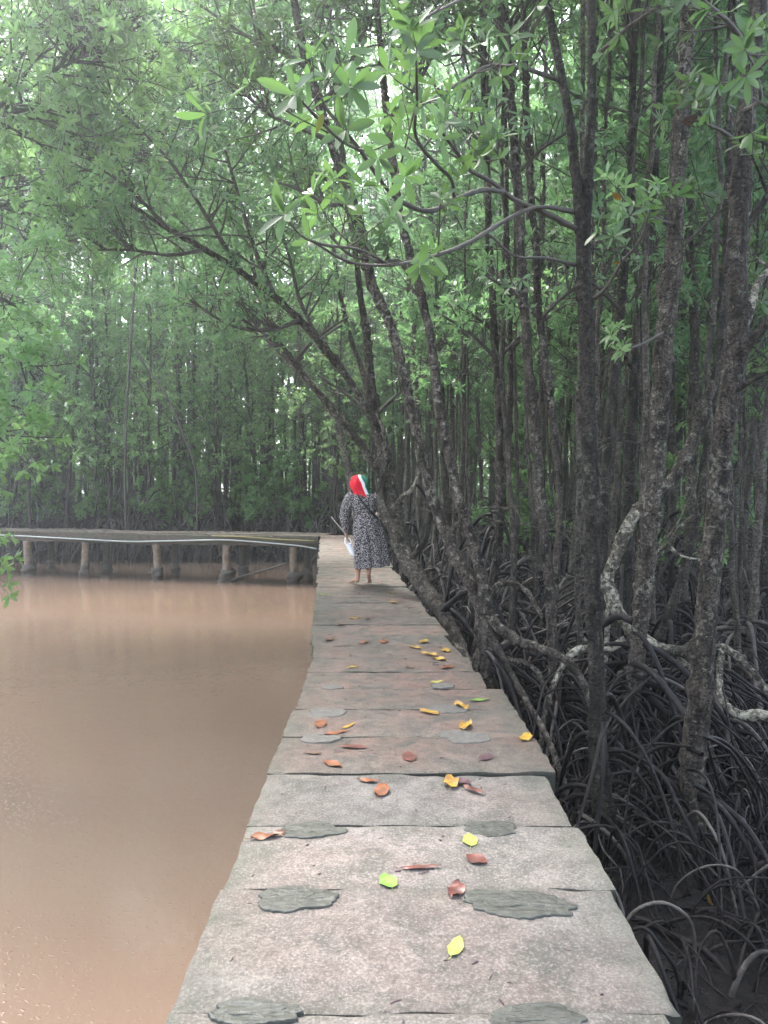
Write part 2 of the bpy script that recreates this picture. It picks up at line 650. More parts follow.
def bend(P):
    """move the slabs beyond the kink on to the line that turns left"""
    return P


for k in range(len(joints) - 1):
    y0, y1 = joints[k], joints[k + 1]
    ym = (y0 + y1) / 2
    g0 = gaps.get(k, random.choice([0.002, 0.004, 0.008])) / 2
    g1 = gaps.get(k + 1, random.choice([0.002, 0.004, 0.008])) / 2
    if k in near_edges:
        x0, x1 = near_edges[k]
    elif ym < 6.3:
        x0, x1 = -0.6 + random.uniform(-.012, .012), 0.80 + random.uniform(-.02, .02)
    else:
        c = -0.60 - (ym - 6.2) * 0.079
        x0, x1 = c + random.uniform(-.018, .018), c + 1.31 + random.uniform(-.03, .03)
    zt = random.uniform(-0.006, 0.004)
    if k in (6, 7, 8):
        zt = 0.002
    skew = (-0.079 * (y1 - y0) if ym > 6.3 else 0) + random.uniform(-.008, .008)
    sl = slab_mesh(x0, x1, y0 + g0, y1 - g1, zt, 0.10, (0, 0) if k in (6, 7, 8) else (random.uniform(-.004, .004), random.uniform(-.004, .004)), k, skew)
    s = obj('slab', sl, M['concrete'] if k < 10 else M['concrete_stained_shaded'], bw)
    if k == 12:
        s['label'] = 'damp reddish-stained slab'
for o in [c for c in bw.children if c.name.startswith('slab')]:
    pass

# long bearers and piles below the slabs
mb = MB()
mb.box(-0.42, -0.24, -1.8, 6.3, -0.34, -0.108)
b1 = obj('bearer', mb, M['mortar_pale'], bw, smooth=False)
mb = MB()
mb.box(0.46, 0.64, -1.8, 6.3, -0.34, -0.108)
obj('bearer', mb, M['mortar_pale'], bw, smooth=False)
for off in (0.22, 1.0):
    mb = MB()
    L = []
    y0, y1 = 6.25, 21.0
    xa, xb = -0.6 - (y0 - 6.2) * .079 + off, -0.6 - (y1 - 6.2) * .079 + off
    mb.add([[xa - .09, y0, -.34], [xa + .09, y0, -.34], [xb + .09, y1, -.34], [xb - .09, y1, -.34],
            [xa - .09, y0, -.108], [xa + .09, y0, -.108], [xb + .09, y1, -.108], [xb - .09, y1, -.108]],
           np.array([[0, 3, 2, 1], [4, 5, 6, 7], [0, 1, 5, 4], [1, 2, 6, 5], [2, 3, 7, 6], [3, 0, 4, 7]]))
    obj('bearer', mb, M['mortar_pale'], bw, smooth=False)
for y in np.arange(0.6, 21, 2.5):
    c = -0.33 if y < 6.2 else float(walk_left(y)) + 0.22
    for dx in (0.0, 0.88 if y < 6.2 else 0.78):
        mb = MB()
        P = np.array([[c + dx, y, z] for z in np.linspace(-2.4, -0.34, 14)])
        mb.tube(P, 0.085, 10, rough=0.06)
        obj('pile', mb, M['post'], bw)


def lump(px, py, wpx, hpx, mat, seed, hgt=0.014, rot=0.0):
    """mortar patch that fills the lifting pocket over a joint: ragged, low, smeared on in two layers"""
    c = on_plane(px, py, 0)
    d = c[1]
    a = wpx / 2 / F_PX * d
    b = hpx / 2 * d * d / (CAM_H * F_PX)
    m = MB()
    ca, sa = math.cos(rot), math.sin(rot)
    for lay, (ox, oy, sx, sy, z0, hh) in enumerate(((0.05, -0.16, 1.0, .82, 0.0, hgt), (-.14, .22, .80, .60, hgt * .15, hgt * .95))):
        nr, na = 22, 120
        th = np.linspace(0, 2 * math.pi, na, endpoint=False)
        q = np.stack([np.cos(th), np.sin(th), np.full(na, seed * 1.7 + lay)], -1)
        rad = 1 + 0.16 * NZ(q, 0.4) + 0.07 * NZ2(q, 1.3) + 0.025 * NZ3(q, 3.2) + 0.018 * NZ(q, 7)
        rows = []
        for i, t in enumerate(np.concatenate([[1.0, .985, .965], np.linspace(.94, .02, nr - 3)])):
            x = (np.cos(th) * rad * t * sx + ox) * a
            y = (np.sin(th) * rad * t * sy + oy) * b
            P = np.stack([x / a * 1.0, y / b * 1.6, np.full(na, seed + lay * 3.0)], -1)
            ridge = .22 * np.sin(y / b * 6 + x / a * 1.5 + 1.5 * NZ(P, .3)) + .22 * NZ2(P, .7) + .14 * NZ3(P, 1.9) + .08 * NZ(P, 4)
            if i == 0:
                z = np.full(na, -0.006)
            elif i == 1:
                z = hh * .45 * (1 + .5 * NZ2(P, 3))
            else:
                z = hh * (.8 + .45 * ridge)
            rows.append(np.stack([c[0] + x * ca - y * sa, c[1] + x * sa + y * ca, z0 + np.maximum(z, -.006) + .003], -1))
        V = np.vstack(rows)
        i = np.arange(nr - 1)[:, None] * na
        j = np.arange(na)[None, :]
        jn = (j + 1) % na
        F = np.stack([i + j, i + jn, i + na + jn, i + na + j], -1).reshape(-1, 4)
        m.add(V, [F, np.array([[(nr - 1) * na + t for t in range(na)]])])
    return obj('mortar_patch', m, mat, bw)


LUMPS = [(313, 831, 62, 17, 'mortar', .008, .05), (490, 829, 52, 19, 'mortar', .008, -.05), (293, 899, 72, 28, 'mortar', .010, .05), (520, 905, 112, 34, 'mortar', .010, -.12),
         (256, 1014, 90, 30, 'mortar', .011, .0), (540, 1020, 95, 36, 'mortar', .008, .0), (325, 713, 38, 11, 'mortar_pale', .005, 0), (461, 737, 44, 15, 'mortar_pale', .005, 0),
         (447, 709, 38, 11, 'mortar_pale', .005, .1), (321, 738, 40, 11, 'mortar_pale', .005, 0), (332, 687, 20, 6, 'mortar_pale', .004, 0), (441, 686, 24, 6, 'mortar_pale', .004, 0)]
for i_, (a, b, c, d, mt, hg, rt) in enumerate(LUMPS):
    lump(a, b, c, d, M[mt], i_ + 1, hg, rt)

# ------------------------------------------------------------------ leaves
def leaves(P, A, n_lo, n_hi, length, width, g, detail=1, spread=(35, 85), droop=0.25):
    """rosettes of leaves at points P with axes A -> MB-ready V, F"""
    P = np.asarray(P, float)
    A = np.asarray(A, float)
    A = A / (np.linalg.norm(A, axis=1)[:, None] + 1e-9)
    cnt = g.integers(n_lo, n_hi + 1, len(P))
    idx = np.repeat(np.arange(len(P)), cnt)
    N = len(idx)
    first = np.cumsum(cnt) - cnt
    kin = np.arange(N) - first[idx]
    az = kin * 2.4 + g.uniform(0, 6.28, len(P))[idx] + g.uniform(-.3, .3, N)
    a = A[idx]
    ref = np.where(np.abs(a[:, 2:3]) < 0.9, np.array([[0, 0, 1.0]]), np.array([[1.0, 0, 0]]))
    u = np.cross(ref, a)
    u /= np.linalg.norm(u, axis=1)[:, None]
    v = np.cross(a, u)
    side = u * np.cos(az)[:, None] + v * np.sin(az)[:, None]
    el = np.radians(g.uniform(spread[0], spread[1], N))
    D = a * np.cos(el)[:, None] + side * np.sin(el)[:, None]
    D[:, 2] -= g.uniform(0, droop, N)
    D /= np.linalg.norm(D, axis=1)[:, None]
    Nn = a - D * (a * D).sum(1)[:, None] + g.normal(0, 0.18, (N, 3))
    Nn -= D * (Nn * D).sum(1)[:, None]
    Nn /= np.linalg.norm(Nn, axis=1)[:, None] + 1e-9
    S = np.cross(D, Nn)
    L = length * g.uniform(0.7, 1.2, N)
    Wd = width * g.uniform(0.8, 1.2, N) * L / length
    base = P[idx] + D * (0.06 * L)[:, None]
    fold = g.uniform(0.05, 0.3, N)
    curl = g.uniform(-0.02, 0.22, N)

    def pt(t, s, h):
        return base + D * (L * t)[:, None] + S * (Wd * s)[:, None] + Nn * (Wd * abs(s) * fold * 2 - L * curl * t * t + h)[:, None]

    if detail == 0:
        pts = [pt(0, 0, 0), pt(.55, .5, 0), pt(1, 0, 0), pt(.55, -.5, 0)]
        V = np.stack(pts, 1).reshape(-1, 3)
        b = np.arange(N)[:, None] * 4
        return V, [b + np.array([[0, 1, 2, 3]])]
    if detail == 1:
        pts = [pt(0, 0, 0), pt(.33, .40, 0), pt(.70, .44, 0), pt(1, 0, 0), pt(.70, -.44, 0), pt(.33, -.40, 0), pt(.5, 0, 0)]
        V = np.stack(pts, 1).reshape(-1, 3)
        b = np.arange(N)[:, None] * 7
        return V, [np.vstack([b + np.array([[0, 1, 2, 6]]), b + np.array([[6, 2, 3, 4]]), b + np.array([[0, 6, 4, 5]])])]
    ts = [.0, .15, .35, .55, .75, .9, 1.0]
    ws = [.04, .26, .43, .5, .42, .24, .0]
    k = len(ts)
    pts = []
    for t, w_ in zip(ts, ws):
        pts += [pt(t, w_, 0), pt(t, 0, 0), pt(t, -w_, 0)]
    V = np.stack(pts, 1).reshape(-1, 3)
    b = np.arange(N)[:, None] * (3 * k)
    F = []
    for i in range(k - 1):
        o = 3 * i
        F.append(b + np.array([[o, o + 3, o + 4, o + 1]]))
        F.append(b + np.array([[o + 1, o + 4, o + 5, o + 2]]))
    return V, [np.vstack(F)]


def grow(g, p, d, length, r, level, tubes, tips, up=0.12, kids=(3, 5)):
    """small recursive branching: fills tubes [(path, radii)] and tips [(point, axis)]"""
    n = max(4, int(length / 0.16))
    path = [p]
    dd = d / np.linalg.norm(d)
    for _ in range(n):
        dd = dd + g.normal(0, 0.10, 3) + np.array([0, 0, up * 0.25])
        dd /= np.linalg.norm(dd)
        path.append(path[-1] + dd * length / n)
    path = np.array(path)
    tubes.append((path, np.linspace(r, r * 0.45, len(path))))
    tips.append((path[-1], dd))
    if level <= 0:
        return
    for _ in range(g.integers(kids[0], kids[1] + 1)):
        t = g.uniform(0.3, 0.95)
        q = path[int(t * n)]
        az = g.uniform(0, 6.28)
        s = np.cross(dd, [math.cos(az), math.sin(az), 0.3])
        s /= np.linalg.norm(s) + 1e-9
        nd = dd * g.uniform(0.4, 0.9) + s * g.uniform(0.5, 1.0) + np.array([0, 0, up])
        grow(g, q, nd, length * g.uniform(0.4, 0.62), r * 0.5, level - 1, tubes, tips, up, kids)


# ------------------------------------------------------------------ template trees of the stand
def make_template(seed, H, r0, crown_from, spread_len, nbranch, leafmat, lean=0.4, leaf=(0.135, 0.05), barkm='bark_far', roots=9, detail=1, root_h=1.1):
    g = np.random.default_rng(seed)
    lx, ly = g.normal(0, lean, 2)
    zz = np.linspace(0, 1, 34)
    wob = np.cumsum(g.normal(0, 0.018, (34, 2)), 0)
    P = np.stack([lx * zz ** 1.5 + wob[:, 0], ly * zz ** 1.5 + wob[:, 1], root_h * 0.75 + zz * (H - root_h * 0.75)], -1)
    rad = r0 * (1 - 0.72 * zz) * (1 + 0.25 * np.exp(-zz * 20))
    tm = MB().tube(smooth_path(np.column_stack([P, rad]), 0.14)[:, :3], smooth_path(np.column_stack([P, rad]), 0.14)[:, 3], 9, rough=0.10, nf=2.2, knots=30)
    # a few bare dead side limbs low on the trunk
    for _ in range(g.integers(5, 10)):
        z = g.uniform(0.06, 0.6)
        i = int(z * 33)
        tubes, tips = [], []
        az = g.uniform(0, 6.28)
        grow(g, P[i], np.array([math.cos(az), math.sin(az), g.uniform(-.1, .7)]), g.uniform(.5, 1.9), min(.012, rad[i] * .3), 1, tubes, tips, 0.1, (1, 3))
        for a, b in tubes:
            tm.tube(a, b, 5)
    cm = MB()
    tubes, tips = [], []
    for k in range(nbranch):
        z = crown_from + (H - crown_from) * (k + g.uniform(0, 1)) / nbranch
        i = min(33, int((z - root_h * .75) / (H - root_h * .75) * 33))
        az = k * 2.4 + g.uniform(-.5, .5)
        rel = (z - crown_from) / (H - crown_from)
        ln = spread_len * (1.0 - 0.5 * rel) * g.uniform(.6, 1.15)
        grow(g, P[i], np.array([math.cos(az), math.sin(az), g.uniform(.15, .9)]), ln, max(.012, rad[i] * .4), 2, tubes, tips, 0.18, (3, 5))
    for a, b in tubes:
        cm.tube(a, b, 4, mi=1, cap=False)
    pts = np.array([t[0] for t in tips])
    ax = np.array([t[1] for t in tips])
    V, F = leaves(pts, ax, 6, 9, leaf[0], leaf[1], g, detail)
    cm.add(V, F, 0)
    rm = MB()
    for k in range(roots):
        az = k * 6.28 / roots + g.uniform(-.4, .4)
        h = g.uniform(.5, 1.0) * root_h * 1.25
        ln = g.uniform(.6, 1.5)
        t = np.linspace(0, 1, 12)
        rr = 0.03 + ln * t
        z = h * (1 - t ** 2.2) * (1 + .12 * np.sin(t * 3.14)) - 0.15 * t
        q = np.stack([np.cos(az + .5 * t * g.uniform(-1, 1)) * rr, np.sin(az + .5 * t * g.uniform(-1, 1)) * rr, z], -1)
        rm.tube(q, np.linspace(.032, .017, 12) * g.uniform(.8, 1.25), 6, rough=.08)
        if g.uniform() < .6:
            q2 = q[5] + np.stack([np.cos(az + .8) * t * ln * .5, np.sin(az + .8) * t * ln * .5, (h * .2 * np.sin(t * 3.14)) - (q[5][2] + .1) * t ** 1.6], -1)
            rm.tube(q2, np.linspace(.022, .013, 12), 5)
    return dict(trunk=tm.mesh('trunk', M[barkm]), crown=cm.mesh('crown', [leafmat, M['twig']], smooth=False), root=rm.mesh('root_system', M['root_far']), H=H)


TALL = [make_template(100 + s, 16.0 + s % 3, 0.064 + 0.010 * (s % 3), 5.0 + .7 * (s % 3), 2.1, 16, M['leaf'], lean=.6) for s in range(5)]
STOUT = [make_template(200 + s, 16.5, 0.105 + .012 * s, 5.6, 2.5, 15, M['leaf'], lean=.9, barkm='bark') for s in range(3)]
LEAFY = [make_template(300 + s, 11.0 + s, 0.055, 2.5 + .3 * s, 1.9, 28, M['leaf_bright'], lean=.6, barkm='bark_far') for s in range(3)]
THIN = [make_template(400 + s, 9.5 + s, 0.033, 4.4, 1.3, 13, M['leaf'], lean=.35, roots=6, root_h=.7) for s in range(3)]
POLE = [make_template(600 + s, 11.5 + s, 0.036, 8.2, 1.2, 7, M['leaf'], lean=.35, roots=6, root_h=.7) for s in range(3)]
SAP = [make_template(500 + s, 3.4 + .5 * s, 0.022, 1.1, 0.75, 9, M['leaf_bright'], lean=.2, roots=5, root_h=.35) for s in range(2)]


def plant(tpl, x, y, rot, s, label, group, name='mangrove_tree', cat='tree', tilt=(0, 0)):
    z = float(ground_z(x, y)) - 0.06
    o = thing(name, label, cat, (x, y, z), group)
    o.rotation_euler = (tilt[0], tilt[1], rot)
    o.scale = (s, s, s)
    for nm, key in (('trunk', 'trunk'), ('crown', 'crown'), ('root_system', 'root')):
        link(nm, tpl[key], o)
    return o


placed = []


def free(x, y, dmin):
    return all((x - a) ** 2 + (y - b) ** 2 > max(dmin, c) ** 2 for a, b, c in placed)


ZONES = {
    'pond': ('across the brown pond, behind the jetty', 'stand of mangroves across the pond'),
    'end': ('in the stand beyond the end of the boardwalk', 'stand of mangroves beyond the boardwalk end'),
    'roots': ('in the stand beyond the dark root tangle', 'stand of mangroves beyond the root tangle'),
}
KINDS = {
    'tall': (TALL, 'tall thin mangrove tree'),
    'stout': (STOUT, 'stout patchy-barked mangrove tree'),
    'leafy': (LEAFY, 'low-crowned leafy mangrove tree'),
    'thin': (THIN, 'slim pole-like young mangrove tree'),
    'pole': (POLE, 'bare-stemmed slim young mangrove tree'),
    'sap': (SAP, 'small leafy mangrove sapling'),
}


def stand(x, y, kind, s=None, rot=None):
    zone = 'pond' if x < -2.4 - 0.03 * y else ('roots' if x > 0.10 * y + 0.4 else 'end')
    tpls, lab = KINDS[kind]
    where, grp = ZONES[zone]
    plant(tpls[int(rng.integers(len(tpls)))], x, y, rng.uniform(0, 6.28) if rot is None else rot, s or rng.uniform(.85, 1.15),
          lab + ' ' + where, {'tall': 'tall thin trees of the ', 'stout': 'stout trees of the ', 'leafy': 'leafy trees of the ', 'thin': 'pole-like young trees of the ', 'pole': 'bare-stemmed young trees of the ', 'sap': 'saplings of the '}[kind] + grp,
          name='mangrove_sapling' if kind == 'sap' else 'mangrove_tree', tilt=(rng.normal(0, .03), rng.normal(0, .03)))


def in_stand(x, y):
    if abs(x) > 0.56 * y + 2.0:
        return False
    if x < float(walk_left(np.array(y))) + 2.1 and y < 23.5:
        return False
    if x < -1.2 - .08 * y + 1.5 and y < 27.6 + .03 * x:
        return False
    if y < 12 and x < 2.6:
        return False
    return True


NT = 0
tries = 0
while NT < 252 and tries < 60000:
    tries += 1
    y = 8.5 + 27.5 * rng.uniform() ** 1.05
    x = rng.uniform(-.56 * y - 2, .56 * y + 2)
    if not in_stand(x, y):
        continue
    if not free(x, y, 0.62 if y > 12 else .8):
        continue
    placed.append((x, y, 0))
    u = rng.uniform()
    shore = x < 0 and y < 31
    if shore:
        kind = 'leafy' if u < .42 else ('tall' if u < .7 else ('thin' if u < .93 else 'stout'))
    else:
        kind = 'tall' if u < .46 else ('thin' if u < .88 else ('stout' if u < .93 else 'leafy'))
    stand(x, y, kind)
    NT += 1
for k in range(13):
    stand(-17.5 + k * 1.28 + rng.uniform(-.4, .4), 27.3 + rng.uniform(0, 1.6), 'leafy', rng.uniform(.8, 1.25))
k = 0
while k < 13:                # slim stems between the near trees
    y = rng.uniform(7.2, 12)
    x = rng.uniform(1.5, .5 * y)
    if not free(x, y, .45):
        continue
    placed.append((x, y, 0))
    stand(x, y, 'pole', rng.uniform(.9, 1.1))
    k += 1
# saplings along the far shore and among the roots
for _ in range(22):
    x = rng.uniform(-15, -1.5)
    y = 27.6 + rng.uniform(0, 1.6)
    stand(x, y, 'sap')
for _ in range(12):
    y = rng.uniform(12, 24)
    x = rng.uniform(.14 * y, .5 * y)
    if in_stand(x, y):
        stand(x, y, 'sap')

# ------------------------------------------------------------------ far wood that reads as one mass
g = np.random.default_rng(900)
mb = MB()
for k in range(560):
    y = g.uniform(37.5, 50)
    x = g.uniform(-.58 * y - 3, .58 * y + 3)
    H = g.uniform(12, 22)
    t = np.linspace(0, 1, 9)
    lean = g.normal(0, .4, 2)
    mb.tube(np.stack([x + lean[0] * t + g.normal(0, .05, 9), y + lean[1] * t, MUD_Z - .1 + H * t], -1), np.linspace(.09, .03, 9) * g.uniform(.5, 1.3), 6, mi=1, cap=False)
pts, axs = [], []
for k in range(4600):       # clumps of the canopy
    y = g.uniform(38, 52)
    x = g.uniform(-.58 * y - 3, .58 * y + 3)
    z = 3.2 + 24 * g.uniform() ** .9
    n = 10
    pts.append(np.array([x, y, z]) + g.normal(0, .42, (n, 3)))
    axs.append(g.normal(0, .6, (n, 3)) + [0, 0, .7])
for k in range(4200):       # leafy bank behind the clearing
    y = g.uniform(60, 66)
    x = g.uniform(-.58 * y - 3, .58 * y + 3)
    z = MUD_Z + 18 * g.uniform() ** 1.6
    n = 9
    pts.append(np.array([x, y, z]) + g.normal(0, .6, (n, 3)))
    axs.append(g.normal(0, .6, (n, 3)) + [0, -.4, .5])
pts = np.vstack(pts)
axs = np.vstack(axs)
nb_ = 4200 * 9
V, F = leaves(pts[:-nb_], axs[:-nb_], 4, 6, .32, .14, g, 0)
mb.add(V, F, 0)
V, F = leaves(pts[-nb_:], axs[-nb_:], 4, 6, .44, .20, g, 0)
mb.add(V, F, 0)
tag(obj('far_forest', mb, [M['leaf_bright'], M['bark_far']], smooth=False), 'far mass of mangrove wood glowing green between the nearer trunks', 'forest', kind='stuff')

# ------------------------------------------------------------------ near trees, one by one
def px_path(rows):
    """rows of px, py, depth, width in pixels -> N x 4 of world point and radius"""
    return np.array([[*at(a, b, d), w_ / 2 / F_PX * d] for a, b, d, w_ in rows])


def trunk_tube(mb, rows, step=.045, sides=14, rough=.10, kn=None):
    S = smooth_path(px_path(rows), step)
    ln = np.linalg.norm(np.diff(S[:, :3], axis=0), axis=1).sum()
    jit = np.stack([NZ(S[:, :3], .9), NZ2(S[:, :3], .9), NZ3(S[:, :3], .9)], -1) * .008
    mb.tube(S[:, :3] + jit, (S[:, 3] * .63).clip(.004), sides, rough=rough, nf=3.2, knots=int(ln * 26) if kn is None else kn)
    return S


def stilt(parent, p, az, h, ln, r, mat, p_=2.0, twist=0.0):
    gz = float(ground_z(p[0] + math.cos(az) * ln, p[1] + math.sin(az) * ln)) - .08
    t = np.linspace(0, 1, 26)
    q = np.stack([p[0] + np.cos(az + twist * t) * ln * t, p[1] + np.sin(az + twist * t) * ln * t, p[2] + (gz - p[2]) * t ** p_ + h * np.sin(t * 3.14)], -1)
    q += np.stack([NZ(q, .6), NZ2(q, .6), NZ3(q, .6)], -1) * .02
    m = MB().tube(q, np.linspace(r, r * .6, 26), 9, rough=.1, nf=4, knots=10)
    return obj('stilt_root', m, M[mat], parent)


def leafy_branch(parent, rows, mat='twig', leafmat='leaf_near', twigs=6, tl=.45, leaf=(.108, .034), seed=0, detail=2, bare=.25, n=(4, 7), level=1, tipmin=0.0):
    """a branch with its own twigs, and a foliage part on it"""
    g = np.random.default_rng(seed + 5000)
    S = smooth_path(px_path(rows), .05)
    m = MB()
    m.tube(S[:, :3], (S[:, 3] * .72).clip(.003), 8, rough=.12, nf=6, knots=int(len(S) * .3))
    tubes, tips = [], []
    if twigs:
        tips.append((S[-1, :3], S[-1, :3] - S[-4, :3]))
        for _ in range(twigs):
            i = int(g.uniform(bare, 1) * (len(S) - 2))
            d = S[i + 1, :3] - S[i, :3]
            d /= np.linalg.norm(d) + 1e-9
            s = g.normal(0, 1, 3)
            s[2] = abs(s[2]) * .6
            s -= d * (s @ d)
            s /= np.linalg.norm(s)
            grow(g, S[i, :3], d * g.uniform(.3, 1) + s, tl * g.uniform(.5, 1.2), max(.003, S[i, 3] * .45), level, tubes, tips, .12, (1, 2))
        for a, b in tubes:
            m.tube(a, b.clip(.0018), 5, cap=False)
    br = obj('branch', m, M[mat], parent)
    if twigs:
        V, F = leaves([t[0] for t in tips], [t[1] for t in tips], n[0], n[1], leaf[0], leaf[1], g, detail)
        obj('foliage', MB().add(V, F), M[leafmat], br, smooth=True)
    return br


def crown(parent, centre, rad, n, leafmat='leaf', leaf=(.13, .046), seed=0, root=None, detail=1, zflat=.75, r0=.016):
    """crown of branching twigs that spring from root and fill an ellipsoid"""
    g = np.random.default_rng(seed + 7000)
    tubes, tips = [], []
    centre = np.asarray(centre, float)
    root = centre if root is None else np.asarray(root, float)
    for k in range(n):
        v = g.normal(0, 1, 3)
        v /= np.linalg.norm(v)
        e = centre + v * np.array([rad, rad, rad * zflat]) * g.uniform(.15, 1) ** .5
        rk = root + (centre - root) * g.uniform(0, .75)
        mid = rk * .5 + e * .5 + g.normal(0, .14 * rad, 3)
        S = smooth_path(np.array([rk, mid, e]), .2)
        tubes.append((S, np.linspace(r0, r0 * .3, len(S))))
        d = S[-1] - S[-2]
        for _ in range(3):
            j = int(g.uniform(.5, 1) * (len(S) - 1))
            grow(g, S[j], d / np.linalg.norm(d) * .6 + g.normal(0, .6, 3) + [0, 0, .15], g.uniform(.35, .8), r0 * .3, 1, tubes, tips, .12, (3, 5))
    m = MB()
    for a, b in tubes:
        m.tube(a, b.clip(.003), 5, mi=1, cap=False)
    V, F = leaves([t[0] for t in tips], [t[1] for t in tips], 5, 8, leaf[0], leaf[1], g, detail)
    m.add(V, F, 0)
    return obj('crown', m, [M[leafmat], M['twig']], parent, smooth=False)


NEAR = []


def near_tree(label, base_px, base_d, mat='bark', group=None):
    p = at(*base_px, base_d)
    p[2] = float(ground_z(p[0], p[1]))
    NEAR.append((p[0], p[1]))
    return thing('mangrove_tree', label, 'tree', p, group), p


# 1 knotty trunk at the right edge, with two forking limbs
t1, p = near_tree('knotty upright mangrove trunk nearest the frame edge, limbs forking off its far side', (690, 868), 5.35)
mb = MB()
S1 = trunk_tube(mb, [(686, 890, 5.4, 44), (692, 830, 5.4, 40), (695, 760, 5.4, 36), (704, 640, 5.4, 33), (715, 540, 5.4, 32), (723, 450, 5.4, 32), (731, 380, 5.4, 35), (737, 320, 5.4, 30), (737, 250, 5.4, 30), (739, 190, 5.4, 30), (745, 130, 5.4, 27), (752, 60, 5.4, 25), (758, 0, 5.4, 23), (766, -150, 5.4, 18), (775, -330, 5.4, 12)])
obj('trunk', mb, M['bark'], t1)
leafy_branch(t1, [(733, 372, 5.4, 18), (748, 345, 5.3, 15), (768, 322, 5.2, 13), (810, 270, 5.0, 9), (850, 200, 4.8, 5)], 'bark', twigs=5, seed=1, bare=.6)
leafy_branch(t1, [(738, 345, 5.4, 12), (750, 312, 5.6, 11), (757, 285, 5.8, 10), (770, 270, 5.9, 8), (800, 250, 6, 5)], 'bark_pale', twigs=3, seed=2, bare=.6)
leafy_branch(t1, [(728, 398, 5.4, 8), (745, 385, 5.3, 7), (770, 372, 5.1, 6), (810, 360, 5.0, 4)], 'bark_dark', twigs=0, seed=3)
leafy_branch(t1, [(741, 232, 5.4, 12), (755, 215, 5.4, 11), (768, 195, 5.3, 9), (800, 150, 5.2, 6)], 'bark', twigs=4, seed=4, bare=.5)
leafy_branch(t1, [(738, 142, 5.4, 7), (720, 130, 5.1, 5), (705, 122, 4.9, 4), (695, 100, 4.7, 3)], twigs=5, seed=5, bare=.55, tl=.3)
leafy_branch(t1, [(750, 60, 5.4, 9), (735, 30, 5.0, 7), (715, 10, 4.6, 5), (690, -10, 4.3, 3)], twigs=6, seed=6, bare=.4)
leafy_branch(t1, [(745, 110, 5.4, 8), (760, 100, 4.6, 6), (755, 70, 4.0, 5), (745, 50, 3.6, 3)], twigs=5, seed=66, bare=.6, tl=.3)
crown(t1, at(775, -330, 5.4), 1.9, 30, seed=1, root=at(770, -240, 5.4))
crown(t1, (2.2, 2.6, 7.0), 2.2, 34, seed=101, root=at(772, -300, 5.4))  # unseen overhead crown, added to shade the slabs and near roots
gcol = np.random.default_rng(41)
for k in range(9):
    stilt(t1, at(692 + gcol.uniform(-4, 4), gcol.uniform(700, 830), 5.4), gcol.uniform(-2.2, 2.2), gcol.uniform(0, .15), gcol.uniform(.5, 1.1), gcol.uniform(.014, .026), 'root', twist=gcol.uniform(-.4, .4))

# 2 forked trunk
t2, p = near_tree('dark slender mangrove whose trunk forks into two stems above head height', (606, 868), 5.5)
mb = MB()
trunk_tube(mb, [(610, 890, 5.5, 36), (604, 830, 5.5, 36), (600, 780, 5.5, 33), (597, 700, 5.5, 26), (592, 600, 5.5, 24), (592, 500, 5.5, 23), (588, 400, 5.5, 22), (585, 300, 5.5, 22), (584, 235, 5.5, 23), (589, 150, 5.5, 16), (591, 60, 5.5, 14), (591, 0, 5.5, 14), (594, -160, 5.5, 11), (598, -330, 5.5, 7)])
trunk_tube(mb, [(583, 262, 5.5, 14), (580, 225, 5.48, 15), (574, 160, 5.45, 14), (562, 90, 5.4, 13), (552, 30, 5.4, 12), (545, -10, 5.35, 11), (525, -120, 5.3, 9), (500, -260, 5.2, 6)])
obj('trunk', mb, M['bark_dark'], t2)
leafy_branch(t2, [(578, 230, 5.5, 9), (548, 214, 5.3, 7.5), (530, 207, 5.2, 7), (510, 197, 5.0, 7), (492, 182, 4.8, 6), (470, 170, 4.5, 5.5), (455, 150, 4.2, 5), (440, 130, 4.0, 4)], twigs=4, seed=11, bare=.5, tl=.35)
leafy_branch(t2, [(503, 192, 4.9, 6), (483, 190, 4.7, 7), (454, 200, 4.4, 7), (430, 211, 4.1, 7), (405, 204, 3.8, 7), (388, 190, 3.6, 6), (370, 165, 3.4, 6), (360, 150, 3.2, 5), (345, 130, 3.0, 4)], twigs=4, seed=12, bare=.35, tl=.42)
leafy_branch(t2, [(454, 197, 4.4, 5), (451, 179, 4.2, 5), (437, 165, 4.0, 5), (416, 137, 3.6, 5), (417, 100, 3.3, 4), (416, 53, 3.0, 3)], twigs=4, seed=13, bare=.45, tl=.25)
leafy_branch(t2, [(575, 212, 5.5, 8), (540, 207, 5.2, 5), (510, 218, 5.0, 6), (468, 243, 4.6, 6), (430, 257, 4.2, 5.5), (391, 265, 3.8, 4), (350, 262, 3.4, 4), (310, 240, 3.1, 3)], twigs=3, seed=14, bare=.45, tl=.42)
leafy_branch(t2, [(558, 80, 5.4, 7), (530, 70, 5.2, 6), (505, 66, 5, 5.5), (486, 67, 4.8, 5), (451, 88, 4.4, 4.5), (423, 105, 4.0, 3.5)], twigs=7, seed=15, bare=.4, tl=.35)
leafy_branch(t2, [(575, 265, 5.5, 6), (545, 258, 5.2, 4), (515, 256, 4.9, 3.5), (490, 235, 4.6, 3)], twigs=0, seed=16)
leafy_branch(t2, [(363, 152, 3.25, 5), (340, 140, 2.95, 4), (315, 115, 2.75, 4), (295, 95, 2.6, 3)], twigs=3, seed=17, bare=.2, tl=.3)
leafy_branch(t2, [(391, 265, 3.8, 4), (360, 250, 3.4, 4), (325, 245, 3.0, 4), (300, 235, 2.8, 3), (285, 215, 2.7, 3)], twigs=2, seed=18, bare=.4, tl=.28)
leafy_branch(t2, [(548, 10, 5.3, 8), (520, -30, 4.6, 6), (480, -10, 3.8, 5), (440, 10, 3.3, 4), (410, 25, 3.0, 3)], twigs=6, seed=19, bare=.35, tl=.3)
